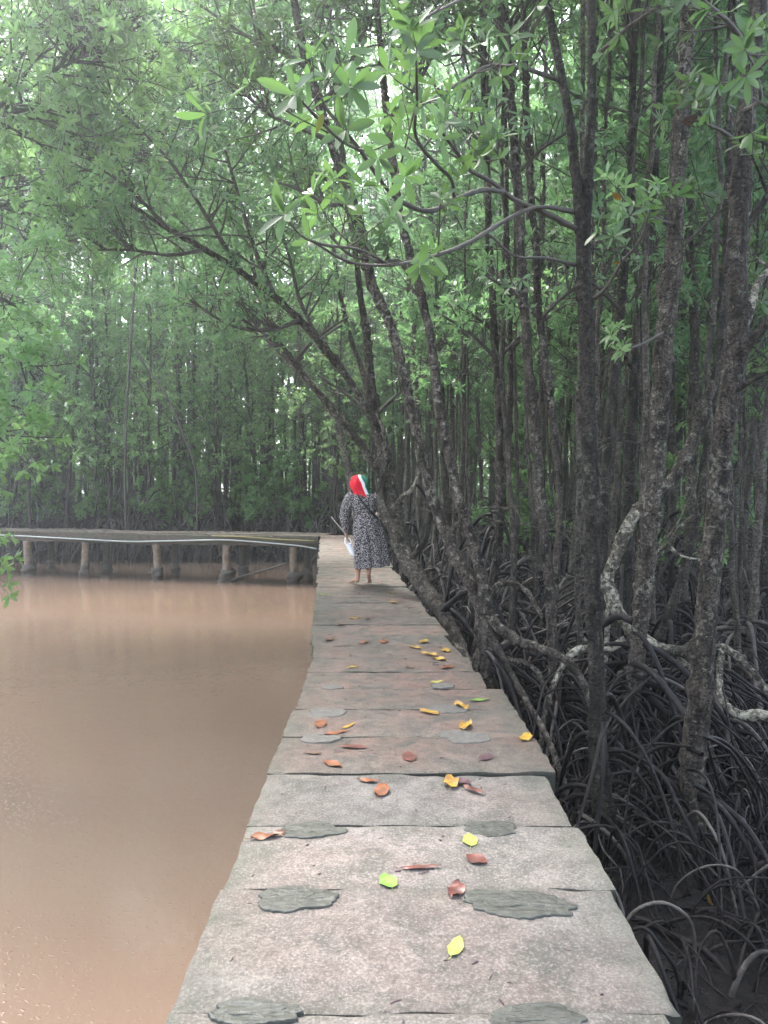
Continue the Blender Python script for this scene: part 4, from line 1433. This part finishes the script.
def jbox(m, s0, s1, n0, n1, z0, z1, sag=0.0, rough=.0, seed=0):
    """long board in jetty space (s along, n across)"""
    k = max(2, int((s1 - s0) / .12))
    s = np.linspace(s0, s1, k)
    g = np.random.default_rng(seed)
    wz = np.cumsum(g.normal(0, .0035, k)) * (1 if rough else 0)
    wz -= np.linspace(wz[0], wz[-1], k)
    rz = rough * g.normal(0, 1, k)
    rn = rough * g.normal(0, 1, k)
    rows = []
    for (n, z) in ((n0, z0), (n1, z0), (n1, z1), (n0, z1)):
        x = JA[0] + jd[0] * s + jn[0] * (n + (rn if n == n0 else 0))
        y = JA[1] + jd[1] * s + jn[1] * (n + (rn if n == n0 else 0))
        rows.append(np.stack([x, y, z + wz + (rz if z == z1 else rz * .5)], -1))
    V = np.stack(rows, 1).reshape(-1, 3)
    i = np.arange(k - 1)[:, None] * 4
    j = np.arange(4)[None, :]
    F = np.stack([i + j, i + (j + 1) % 4, i + 4 + (j + 1) % 4, i + 4 + j], -1).reshape(-1, 4)
    m.add(V, [F, np.array([[3, 2, 1, 0], [4 * k - 4, 4 * k - 3, 4 * k - 2, 4 * k - 1]])])


for q in range(6):
    mb = MB()
    jbox(mb, .02, JL, .0 + q * .22, .0 + q * .22 + .205, -.06, -.005 + .004 * (q % 2), rough=.004, seed=q)
    obj('plank', mb, M['wood'], jz, smooth=False)
mb = MB()
jbox(mb, .03, JL, .03, .12, -.30, -.065, rough=.006, seed=20)
obj('beam', mb, M['wood'], jz, smooth=False)
mb = MB()
jbox(mb, .03, JL, 1.15, 1.25, -.30, -.065, rough=.006, seed=21)
obj('beam', mb, M['wood'], jz, smooth=False)
mb = MB()
jbox(mb, .03, JL * .62, -.06, .025, -.20, -.02, rough=.008, seed=22)
obj('edge_log', mb, M['wood'], jz, smooth=False)
POSTS = [24, 83, 154, 225, 292, -40]
gp = np.random.default_rng(5)
for px in POSTS:
    # where the sight line meets the front beam line
    a = (px - 384) / F_PX
    s = (JA[0] - a * JA[1]) / (a * jd[1] - jd[0])
    for side, n0 in ((0, .10), (1, 1.2)):
        c = JA + jd * s + jn * n0
        r = (.115 if side == 0 else .10) * gp.uniform(.9, 1.1)
        m = MB()
        tl = gp.normal(0, .03, 2)
        zz = np.linspace(-2.3, -.30, 30)
        m.tube(np.stack([c[0] + tl[0] * (zz + .3), c[1] + tl[1] * (zz + .3), zz], -1), r, 12, rough=.06, nf=2)
        po = obj('post', m, M['post'] if side == 0 else M['crust'], jz)  # back row in the darker crust colour over its full height
        m = MB()
        zz = np.linspace(-1.45, -1.02, 12)
        m.tube(np.stack([c[0] + tl[0] * (zz + .3), c[1] + tl[1] * (zz + .3), zz], -1), r * (1.06 + .06 * np.sin(np.linspace(0, 3.14, 12))) * gp.uniform(.95, 1.1), 16, rough=.16, nf=7, knots=60)
        obj('oyster_crust', m, M['crust'], po)

m = MB()
hp = []
for px, py in ((-60, 533), (0, 535), (40, 537), (77, 539), (129, 541.5), (172, 541), (223, 540), (250, 541.5), (275, 543.6), (300, 546), (319, 549)):
    a = (px - 384) / F_PX
    s = (JA[0] - a * JA[1]) / (a * jd[1] - jd[0])
    c = JA + jd * max(s, .06) + jn * -.10
    d = c[1]
    hp.append([c[0], c[1], CAM_H - (py - 482) / F_PX * d])
hp = np.array(hp)
m.tube(smooth_path(hp, .1), .020, 8)
tag(obj('hose', m, M['hose']), 'thin white hose slung along the pond side of the timber jetty', 'hose')
m = MB()
hp2 = np.array([[*(JA + jd * s + jn * -.085), z] for s, z in ((.1, -.13), (.6, -.115), (1.3, -.10), (2.2, -.05), (3.2, -.035))])
m.tube(smooth_path(hp2, .1), .018, 6)
tag(obj('rope', m, M['rope']), 'short yellowish rope along the jetty edge next to the boardwalk', 'rope')

fb = px_path([(225, 581, 22, 2), (240, 577, 21.6, 2.4), (262, 571, 21.3, 2.4), (288, 563, 21, 2)])
fb[0, 2] = WATER_Z - .1
m = MB().tube(smooth_path(fb, .1)[:, :3], .03, 6, rough=.1)
tag(obj('fallen_branch', m, M['twig']), 'bare fallen branch slanting out of the water under the jetty', 'branch')

# ------------------------------------------------------------------ fallen leaves
def leaf_mat(name, c, c2):
    m, nt, out = new_mat(name)
    g = G(nt)
    n = g.noise(60, 4, .6)
    n2 = g.noise(22, 3, .5)
    col = g.mix(g.ramp(n2, [(0.4, 0.0), (0.62, 1.0)]), c, c2)
    g.out(out, g.bsdf(col, 0.45, g.bump(n, .4, .002), .4))
    return m


LC = {
    'yellow': leaf_mat('leaf_yellow', (0.31, 0.195, 0.022), (0.20, 0.10, 0.02)),
    'orange': leaf_mat('leaf_orange', (0.18, 0.060, 0.022), (0.095, 0.034, 0.016)),
    'red': leaf_mat('leaf_red', (0.105, 0.030, 0.021), (0.060, 0.021, 0.016)),
    'green': leaf_mat('leaf_green', (0.085, 0.18, 0.025), (0.12, 0.21, 0.03)),
    'lime': leaf_mat('leaf_lime', (0.18, 0.23, 0.04), (0.22, 0.22, 0.045)),
    'brown': leaf_mat('leaf_brown', (0.065, 0.035, 0.025), (0.10, 0.055, 0.035)),
    'plum': leaf_mat('leaf_plum', (0.045, 0.022, 0.028), (0.07, 0.035, 0.04)),
    'olive': leaf_mat('leaf_olive', (0.22, 0.22, 0.06), (0.3, 0.24, 0.06)),
}
FALLEN = [
    (268, 838, 34, 10, 'orange', .34, 'large orange-brown leaf at the pond-side edge beside a mortar patch', 1.0),
    (388, 883, 19, 115, 'green', .62, 'bright green oval leaf lying flat near the middle of the walk', .3),
    (456, 949, 27, 62, 'lime', .42, 'yellow-green leaf with a thin stalk on the nearest full slab', .3),
    (476, 861, 21, 150, 'red', .7, 'roundish red-brown leaf below the small lime leaf', .4),
    (456, 892, 20, 60, 'red', .6, 'crumpled dark red leaf touching the largest mortar patch', 1.0),
    (421, 869, 44, 4, 'red', .20, 'long narrow reddish leaf lying straight across the walk', .3),
    (470, 842, 15, 85, 'lime', .55, 'small lime leaf just below a dark mortar patch', .3),
    (451, 784, 14, 75, 'yellow', .8, 'curled yellow leaf next to a plum-dark one', 1.2),
    (463, 783, 15, 150, 'plum', .6, 'plum-dark leaf touching a curled yellow leaf', .5),
    (473, 791, 20, 155, 'red', .32, 'thin red-brown leaf below the plum-dark one', .4),
    (382, 792, 16, 60, 'orange', .65, 'small upright orange leaf in the middle of a slab', .8),
    (368, 782, 21, 175, 'orange', .38, 'orange leaf lying along the dark joint in mid-walk', .4),
    (332, 765, 20, 160, 'orange', .5, 'rust-orange leaf alone on the pond side of a slab', .4),
    (486, 759, 15, 30, 'plum', .55, 'dark oval leaf alone towards the root side', .3),
    (409, 758, 12, 100, 'red', .7, 'small brick-red leaf in the middle of a stained slab', .4),
    (526, 739, 15, 30, 'yellow', .6, 'yellow leaf closest to the root-side edge', 1.0),
    (461, 707, 27, 150, 'yellow', .42, 'largest yellow leaf, curled, on the joint by the long green leaf', 1.3),
    (466, 727, 16, 40, 'yellow', .7, 'ragged yellow leaf on a pale mortar patch', 1.3),
    (429, 713, 20, 165, 'yellow', .4, 'flat yellow leaf left of the largest curled yellow one', .4),
    (480, 701, 28, 5, 'green', .25, 'long bright green leaf near the root-side edge', .4),
    (336, 734, 26, 12, 'orange', .3, 'faded orange leaf beside a thin yellow stalk', .3),
    (349, 727, 15, 30, 'yellow', .18, 'thin yellow leaf stalk lying on a faded orange leaf', .2),
    (321, 725, 12, 80, 'orange', .6, 'small orange leaf beside a pale mortar patch at the pond side', .6),
    (353, 748, 28, 175, 'red', .36, 'faint pinkish-red wet leaf pasted to a slab', .2),
    (313, 754, 17, 175, 'brown', .4, 'dark brown leaf near the pond-side corner of a slab', .3),
    (429, 655, 17, 170, 'yellow', .5, 'left one of two plump yellow leaves lying together', .9),
    (439, 660, 16, 165, 'yellow', .5, 'right one of two plump yellow leaves lying together', .9),
    (415, 648, 12, 165, 'yellow', .4, 'pale yellow leaf beyond the two plump yellow ones', .5),
    (424, 642, 11, 30, 'yellow', .5, 'yellow leaf pointing away behind the two plump ones', .6),
    (446, 651, 10, 80, 'yellow', .6, 'little yellow leaf beside the root-side edge', .8),
    (448, 668, 15, 15, 'orange', .5, 'orange leaf behind the two plump yellow ones on the root side', .6),
    (437, 683, 14, 10, 'olive', .5, 'olive leaf on the joint before the two plump yellow ones', .4),
    (353, 668, 12, 10, 'yellow', .35, 'flat yellow leaf on the pond side beyond the dark joints', .4),
    (409, 668, 10, 170, 'brown', .5, 'small brown leaf between the yellow ones and the walk middle', .5),
    (364, 643, 9, 20, 'orange', .6, 'small orange leaf in mid-walk two slabs before the bend', .6),
    (384, 642, 8, 60, 'orange', .6, 'small dull orange leaf beside another in mid-walk', .6),
    (355, 619, 13, 10, 'yellow', .4, 'yellow leaf with a dark spot in mid-walk before the woman', .6),
    (367, 619, 7, 60, 'brown', .6, 'tiny brown leaf touching a yellow one before the woman', .6),
    (393, 603, 10, 170, 'yellow', .5, 'yellow leaf on the root side just before the woman', .6),
    (411, 607, 15, 5, 'orange', .3, 'thin orange leaf crossing a joint near the leaning trunk', .4),
    (324, 595, 12, 5, 'lime', .4, 'yellow-green leaf at the pond-side edge just before the woman', .5),
    (393, 593, 8, 10, 'yellow', .5, 'small yellow leaf beside the woman on the root side', .6),
    (358, 594, 6, 10, 'orange', .5, 'small orange leaf behind the heels of the woman', .6),
    (330, 640, 9, 30, 'brown', .5, 'small brown leaf near the pond edge before the bend', .6),
    (341, 625, 8, 20, 'brown', .5, 'little brown leaf on the pond side past the bend', .6),
]
for (px, py, wpx, ang, colr, asp, lab, curl) in FALLEN:
    c = on_plane(px, py, 0.0)
    dist = c[1]
    # visible screen angle -> ground angle: the ground is foreshortened by CAM_H / dist
    sa = R(ang)
    gxv = np.array([math.cos(sa), math.sin(sa) * dist / CAM_H * .9])
    ln_px = wpx
    Lg = ln_px / F_PX * dist * np.linalg.norm(gxv)
    Lg = min(Lg, .16)
    dirv = gxv / np.linalg.norm(gxv)
    nrm = np.array([-dirv[1], dirv[0]])
    Wg = min(max(Lg * asp, .012), .075)
    ts = np.linspace(0, 1, 13)
    ws = np.sin(np.pi * ts ** .85) ** .75
    gl = np.random.default_rng(int(px * 7 + py))
    V = []
    for t, w_ in zip(ts, ws):
        for s in (-1, -.5, 0, .5, 1):
            a = (t - .5) * Lg
            b = s * .5 * Wg * w_ * (1 + .06 * math.sin(t * 17 + s))
            z = .006 + curl * .7 * (.16 * Wg * (abs(s) ** 2) * w_ + .10 * Lg * (t - .45) ** 2 * 2 + .012 * math.sin(t * 9 + s * 2 + px) * s * s) + .002 * (s == 0)
            V.append([c[0] + dirv[0] * a + nrm[0] * b, c[1] + dirv[1] * a + nrm[1] * b, z + .004])
    F = []
    for i in range(12):
        for j in range(4):
            F.append([i * 5 + j, i * 5 + j + 1, i * 5 + j + 6, i * 5 + j + 5])
    m = MB().add(V, np.array(F))
    st = np.array([[c[0] - dirv[0] * Lg * (.5 + k * .14) + nrm[0] * .03 * Lg * k * k, c[1] - dirv[1] * Lg * (.5 + k * .14) + nrm[1] * .03 * Lg * k * k, .009 + .002 * k] for k in (-.4, 0, .5, 1.2)])
    m.tube(st, .0013, 5)
    o = obj('fallen_leaf', m, LC[colr])
    tag(o, lab, 'leaf', 'leaves fallen on the boardwalk')


def hung_leaf(p, axis, L, W, mat, name, parent, label):
    g = np.random.default_rng(3)
    V, F = leaves([p], [axis], 1, 1, L, W, g, 2, spread=(5, 20), droop=.1)
    o = obj(name, MB().add(V, F), mat, parent)
    if label:
        o['label'] = label
    return o


hung_leaf(at(612, 192, 5.0), np.array([.5, 0, -.4]), .10, .05, LC['yellow'], 'yellow_leaf', t3, 'yellow dying leaf beside the pale scaly trunk')
hung_leaf(at(614, 262, 5.1), np.array([.6, 0, -.1]), .05, .035, LC['yellow'], 'yellow_leaf', t2, 'small yellow leaf on a bare twig')
hung_leaf(at(681, 122, 4.9), np.array([1, 0, .25]), .17, .09, LC['brown'], 'dead_leaf', t1, 'large dead brown leaf hanging by the pale trunk')
hung_leaf(at(316, 135, 2.7), np.array([.25, 0, 1]), .09, .03, LC['lime'], 'yellow_leaf', t2, 'yellowing leaf on the low branch')
c = at(707, 925, 4.75)
c[2] = float(ground_z(c[0], c[1])) + .05
V, F = leaves([c + [0, 0, .06]], [[.15, -.5, -.8]], 1, 1, .10, .055, np.random.default_rng(4), 2, spread=(2, 6), droop=0)
tag(obj('fallen_leaf', MB().add(V, F), LC['yellow']), 'single ochre leaf on the black mud below the knotty edge trunk', 'leaf')

g = np.random.default_rng(321)
mb = MB()
for _ in range(230):
    y = 2.0 + 10 * g.uniform() ** 1.2
    x0 = float(walk_left(np.array(y)))
    x = x0 + 0.08 + 1.18 * g.uniform()
    a = g.uniform(0, 6.28)
    L = g.uniform(.006, .03) if g.uniform() < .85 else g.uniform(.03, .07)
    t = np.linspace(-.5, .5, 5)
    q = np.stack([x + math.cos(a) * L * t - math.sin(a) * .12 * L * (4 * t * t), y + math.sin(a) * L * t + math.cos(a) * .12 * L * (4 * t * t), np.full(5, .006)], -1)
    mb.tube(q, np.array([.6, 1, 1.1, .9, .5]) * g.uniform(.0012, .0035), 5)
tag(obj('litter', mb, LC['plum']), 'dark crumbs and twig bits scattered over the slabs', 'litter', kind='stuff')

# ------------------------------------------------------------------ the woman
SKIN = mat_simple('skin', (0.36, 0.19, 0.125), 0.5, .08, 8, 0.0)
WX, WY = -0.30, 11.05
wo = thing('person', 'barefoot woman seen from behind in a dark speckled dress and tricolour headscarf, walking away', 'person', (WX, WY, 0))


def skin_body(name, pts, edges, mat, parent, root, sub=2):
    me = bpy.data.meshes.new(name)
    me.from_pydata([p[:3] for p in pts], edges, [])
    o = bpy.data.objects.new(name, me)
    COL.objects.link(o)
    sm = o.modifiers.new('skin', 'SKIN')
    sv = me.skin_vertices[0].data
    for i, p in enumerate(pts):
        r = p[3]
        sv[i].radius = r if isinstance(r, tuple) else (r, r)
        sv[i].use_root = i == root
    s = o.modifiers.new('sub', 'SUBSURF')
    s.levels = sub
    s.render_levels = sub
    dg = bpy.context.evaluated_depsgraph_get()
    new = bpy.data.meshes.new_from_object(o.evaluated_get(dg))
    bpy.data.objects.remove(o)
    new.materials.clear()
    new.materials.append(mat)
    for p in new.polygons:
        p.use_smooth = True
    new.name = name
    return link(name, new, parent)


pts, edges = [], []


def V_(x, y, z, r, prev=None):
    pts.append((x, y, z, r))
    if prev is not None:
        edges.append((prev, len(pts) - 1))
    return len(pts) - 1


pel = V_(.04, 0, .86, (.14, .11))
wst = V_(.02, 0, 1.05, (.115, .09), pel)
che = V_(.0, 0, 1.20, (.135, .10), wst)
nb = V_(-.01, 0, 1.31, .06, che)
nk = V_(-.025, .015, 1.375, .05, nb)
hd0 = V_(-.045, .03, 1.44, .075, nk)
hd1 = V_(-.055, .035, 1.51, .09, hd0)
hd2 = V_(-.06, .03, 1.565, .06, hd1)
nose = V_(-.05, .135, 1.475, .012, hd0)
for sgn, kn, an, toe in ((-1, (-.075, .05, .47), (-.085, -.01, .085), (-.20, .12, .024)), (1, (.10, .13, .47), (.075, -.10, .19), (.085, .0, .03))):
    hp_ = V_(.04 + sgn * .08, 0, .80, .085, pel)
    k_ = V_(*kn, .055, hp_)
    cf = V_(*(np.array(kn) * .6 + np.array(an) * .4 + [0, -.02, 0]), .058, k_)
    a_ = V_(*an, .031, cf)
    heel = V_(an[0], an[1] - .035, an[2] - .045, .028, a_)
    bl = V_(*(np.array(an) * .35 + np.array(toe) * .65 + [0, 0, .0]), (.036, .022), a_)
    for t in range(5):
        s = (t - 2) * .016
        V_(toe[0] + s, toe[1] + .03 - abs(t - 1) * .008, toe[2] - .006, .008, bl)
HAND = None
for sgn, el, wr, hd in ((-1, (-.275, -.02, 1.02), (-.255, .05, .775), (-.245, .07, .70)), (1, (.29, .02, 1.03), (.20, .24, 1.00), (.17, .31, 1.03))):
    sh = V_(sgn * .17, 0, 1.275, .062, che)
    e_ = V_(*el, .042, sh)
    w_ = V_(*wr, .027, e_)
    h_ = V_(*hd, (.036, .018), w_)
    d = np.array(hd) - np.array(wr)
    d /= np.linalg.norm(d)
    sv_ = np.array([0.0, 1.0, 0.0]) if sgn < 0 else np.array([0.0, 0, 1.0])
    for t in range(4):
        b = np.array(hd) + sv_ * (t - 1.5) * .019 + d * .035
        f1 = V_(*b, .009, h_)
        f2 = V_(*(b + d * .03 + np.array([.012, 0, 0])), .0085, f1)
        V_(*(b + d * .045 + np.array([.03, 0, 0.0])), .0075, f2)
    b = np.array(hd) + sv_ * .04 - d * .01
    f1 = V_(*b, .011, h_)
    V_(*(b + d * .03 + sv_ * .012), .009, f1)
body = skin_body('body', pts, edges, SKIN, wo, 0)


def mat_dress():
    m, nt, out = new_mat('speckled_cloth')
    g = G(nt)
    v = g.n('TexVoronoi')
    g.set(v, 'Vector', g.obj())
    v.inputs['Scale'].default_value = 66
    n = g.noise(60, 3, .6)
    f = g.math('ADD', v.outputs['Distance'], g.math('MULTIPLY', n, .5))
    c = g.ramp(f, [(0.62, (0.43, 0.39, 0.375)), (0.72, (0.030, 0.026, 0.028))])
    g.out(out, g.bsdf(c, .85, None, .25))
    return m


M['dress'] = mat_dress()
# dress: rings from neckline to hem with folds
rows = []
na = 72
th = np.linspace(0, 2 * math.pi, na, endpoint=False)
PROF = [(1.365, -.02, .055, .055, 0), (1.345, -.02, .095, .075, 0), (1.315, -.01, .165, .095, 0), (1.26, 0, .205, .118, 0), (1.17, .0, .19, .13, .03), (1.06, .015, .165, .115, .06), (1.0, .02, .16, .112, .10), (.93, .03, .175, .13, .25), (.84, .045, .20, .15, .4), (.70, .055, .200, .158, .6), (.55, .07, .208, .17, .8), (.42, .078, .208, .18, .95), (.30, .085, .212, .19, 1.0), (.262, .088, .214, .192, 1.0), (.265, .088, .207, .186, 1.0), (.32, .084, .195, .18, 1.0)]
D = smooth_path(np.array([[p[1], 0, p[0], p[2], p[3], p[4]] for p in PROF]), .03)
for r_ in D:
    fold = r_[5] * (.030 * np.sin(7 * th + .6 + 2 * r_[2]) + .018 * np.sin(13 * th + 3 * r_[2] + 1) + .012 * np.sin(3 * th + 2))
    crease = .006 * np.sin(th * 5 + r_[2] * 60) * math.exp(-((r_[2] - 1.05) / .08) ** 2)
    x = r_[0] + (r_[3] + fold + crease) * np.cos(th) + .03 * r_[5] * np.clip(np.cos(th - .2), 0, 1)
    y = (r_[4] + fold * .9 + crease) * np.sin(th)
    z = np.full(na, r_[2]) - .02 * r_[5] * np.cos(th) * -1
    rows.append(np.stack([x, y, z], -1))
Vd = np.vstack(rows)
nr = len(rows)
i = np.arange(nr - 1)[:, None] * na
j = np.arange(na)[None, :]
jn_ = (j + 1) % na
m = MB().add(Vd, np.stack([i + j, i + jn_, i + na + jn_, i + na + j], -1).reshape(-1, 4))
for path in ([(-.14, 0, 1.30, .075), (-.205, -.005, 1.25, .078), (-.25, -.015, 1.14, .070), (-.283, -.02, 1.02, .066), (-.272, .01, .90, .060), (-.258, .045, .80, .050), (-.255, .052, .785, .043)],
             [(.14, 0, 1.30, .075), (.21, 0, 1.25, .078), (.26, .01, 1.14, .070), (.292, .02, 1.03, .064), (.26, .12, 1.005, .056), (.215, .215, 1.0, .047)]):
    S = smooth_path(np.array(path), .02)
    m.tube(S[:, :3], S[:, 3] * (1 + .05 * np.sin(np.arange(len(S)) * .9)), 18, rough=.05, nf=5)
dress = link('dress', m.mesh('dress', M['dress']), wo)


def mat_scarf():
    m, nt, out = new_mat('tricolour_scarf')
    g = G(nt)
    s = g.n('SeparateXYZ')
    g.set(s, 0, g.obj())
    # stripes run down and slightly towards the shoulder; the cloth itself is dyed
    u = g.math('ADD', g.math('ADD', s.outputs[0], g.math('MULTIPLY', g.math('SUBTRACT', s.outputs[2], 1.47), .42)), 0.0)
    u = g.math('ADD', u, g.math('MULTIPLY', g.math('SUBTRACT', g.noise(9, 3), .5), .05))
    c = g.ramp(g.math('ADD', g.math('MULTIPLY', u, 2.0), .5), [(0.0, (.62, .012, .03)), (.452, (.8, .78, .76)), (.532, (.02, .17, .09))], 'CONSTANT')
    n = g.noise(14, 3)
    g.out(out, g.bsdf(c, .75, g.bump(n, .4, .01), .25))
    return m


rows = []
na = 48
th = np.linspace(0, 2 * math.pi, na, endpoint=False)
SC = [(1.605, .02, .02), (1.60, .055, .055), (1.575, .10, .105), (1.53, .128, .138), (1.47, .136, .146), (1.41, .128, .135), (1.365, .118, .118), (1.335, .125, .112), (1.30, .135, .112), (1.285, .13, .107)]
D = smooth_path(np.array([[0, 0, a, b, c] for a, b, c in SC]), .015)
for r_ in D:
    z = r_[2]
    low = np.clip((1.42 - z) / .12, 0, 1)
    fold = (.006 + .012 * low) * np.sin(9 * th + z * 25) + .006 * np.sin(5 * th - z * 18)
    cx = -.055 + .05 * low
    x = cx + (r_[3] + fold) * np.cos(th)
    y = .02 - .02 * low + (r_[4] + fold) * np.sin(th)
    # open at the face: the cloth is drawn in on the front
    face = np.exp(-((th - math.pi / 2) / .45) ** 2) * math.exp(-((z - 1.47) / .07) ** 2)
    y = y - face * .05
    rows.append(np.stack([x, y, np.full(na, z)], -1))
nr = len(rows)
i = np.arange(nr - 1)[:, None] * na
j = np.arange(na)[None, :]
jn_ = (j + 1) % na
m = MB().add(np.vstack(rows), np.stack([i + j, i + jn_, i + na + jn_, i + na + j], -1).reshape(-1, 4))
tag(link('headscarf', m.mesh('headscarf', mat_scarf()), wo), 'red, white and green wrapped headscarf')
m = MB()
S = smooth_path(np.array([(-.10, -.07, 1.345), (-.05, -.125, 1.27), (.02, -.150, 1.18), (.10, -.150, 1.08), (.16, -.11, 1.02), (.205, -.03, .98), (.21, .08, .96)]), .02)
m.tube(S, .013, 6)
link('shoulder_strap', m.mesh('shoulder_strap', mat_simple('black_strap', (.012, .012, .013), .6, .1, 20, 0)), wo)

# white bag in the hand
bx, by, bz = WX - .245, WY + .075, .62
bg = thing('carrier_bag', 'small white bag with looped handles carried in the hand of the woman', 'bag', (bx, by, bz - .2))
WHITE = mat_simple('white_plastic', (.78, .80, .84), .4, .05, 10, .1)
rows = []
th = np.linspace(0, 2 * math.pi, 24, endpoint=False)
for t in np.linspace(0, 1, 12):
    w_ = .050 * (1 - .25 * t) * (1 - .9 * (t > .98)) * (.85 if t == 0 else 1)
    rows.append(np.stack([bx + .02 + .075 * t + w_ * np.cos(th) * (1 + .06 * np.sin(3 * th + 6 * t)), by + .035 * np.sin(th) * (1 - .2 * t), np.full(24, bz - .02 - .175 * t) + .006 * np.sin(2 * th)], -1))
i = np.arange(11)[:, None] * 24
j = np.arange(24)[None, :]
m = MB().add(np.vstack(rows), [np.stack([i + j, i + (j + 1) % 24, i + 24 + (j + 1) % 24, i + 24 + j], -1).reshape(-1, 4), np.array([list(range(24))]), np.array([[11 * 24 + k for k in range(24)][::-1]])])
obj('pouch', m, WHITE, bg)
for sx_ in (-1, 1):
    m = MB()
    S = smooth_path(np.array([(bx + .02 + .045 * sx_, by, bz - .03), (bx + .012 + .04 * sx_, by, bz + .03), (bx + .01 * sx_, by, bz + .075), (bx - .02 * sx_, by, bz + .085)]), .01)
    m.tube(S, .0085, 6)
    obj('handle', m, WHITE, bg)
# thin stick held forward of the wrist
m = MB()
S = np.array([(WX - .245, WY + .08, .70), (WX - .36, WY + .25, .83), (WX - .50, WY + .46, .97)])
m.tube(smooth_path(S, .05), .008, 6)
tag(obj('stick', m, mat_simple('grey_stick', (.16, .14, .12), .6, .2, 20, .1)), 'thin grey stick held out low by the woman beside the pond', 'stick')

# ------------------------------------------------------------------ air
mh, nt, out = new_mat('haze_air')
pv = nt.nodes.new('ShaderNodeVolumePrincipled')
pv.inputs['Color'].default_value = (.88, .95, 1.0, 1)
pv.inputs['Density'].default_value = 0.0032
pv.inputs['Anisotropy'].default_value = 0.8
nt.links.new(pv.outputs[0], out.inputs['Volume'])
mb = MB().box(-175, 175, -65, 245, -3.4, 31.0)
tag(obj('haze', mb, mh, smooth=False), 'thin pale humid haze under the canopy', 'haze', kind='stuff')

# ------------------------------------------------------------------ light
SUN_EL, SUN_AZ = R(60), R(-22)      # azimuth from +Y, negative = left of the view
sd = bpy.data.lights.new('sun', 'SUN')
sd.energy = 0.8
sd.angle = R(12)
sd.color = (1.0, .95, .87)
sun = bpy.data.objects.new('sun', sd)
COL.objects.link(sun)
dirv = Vector((math.sin(SUN_AZ) * math.cos(SUN_EL), math.cos(SUN_AZ) * math.cos(SUN_EL), math.sin(SUN_EL)))
sun.rotation_euler = (-dirv).to_track_quat('-Z', 'Y').to_euler()
sun.location = dirv * 60

world = bpy.data.worlds.new('World')
scene.world = world
world.use_nodes = True
nt = world.node_tree
nt.nodes.clear()
wo_ = nt.nodes.new('ShaderNodeOutputWorld')
bg_ = nt.nodes.new('ShaderNodeBackground')
sky = nt.nodes.new('ShaderNodeTexSky')
sky.sky_type = 'NISHITA'
sky.sun_disc = False
sky.sun_elevation = SUN_EL
sky.sun_rotation = SUN_AZ
sky.air_density = 1.0
sky.dust_density = 4.0
sky.ozone_density = 1.0
bg_.inputs['Strength'].default_value = 0.15
hs_ = nt.nodes.new('ShaderNodeHueSaturation')
hs_.inputs['Saturation'].default_value = 0.58
nt.links.new(sky.outputs[0], hs_.inputs['Color'])
nt.links.new(hs_.outputs[0], bg_.inputs['Color'])
nt.links.new(bg_.outputs[0], wo_.inputs['Surface'])

scene.view_settings.view_transform = 'Standard'
scene.view_settings.look = 'None'
scene.view_settings.gamma = 1.0
scene.view_settings.exposure = 3.15
scene.render.engine = 'CYCLES'
c = scene.cycles
c.use_denoising = True
c.max_bounces = 10
c.diffuse_bounces = 6
c.glossy_bounces = 3
c.transmission_bounces = 6
c.volume_bounces = 1
c.transparent_max_bounces = 4
c.sample_clamp_indirect = 6.0
c.use_adaptive_sampling = True
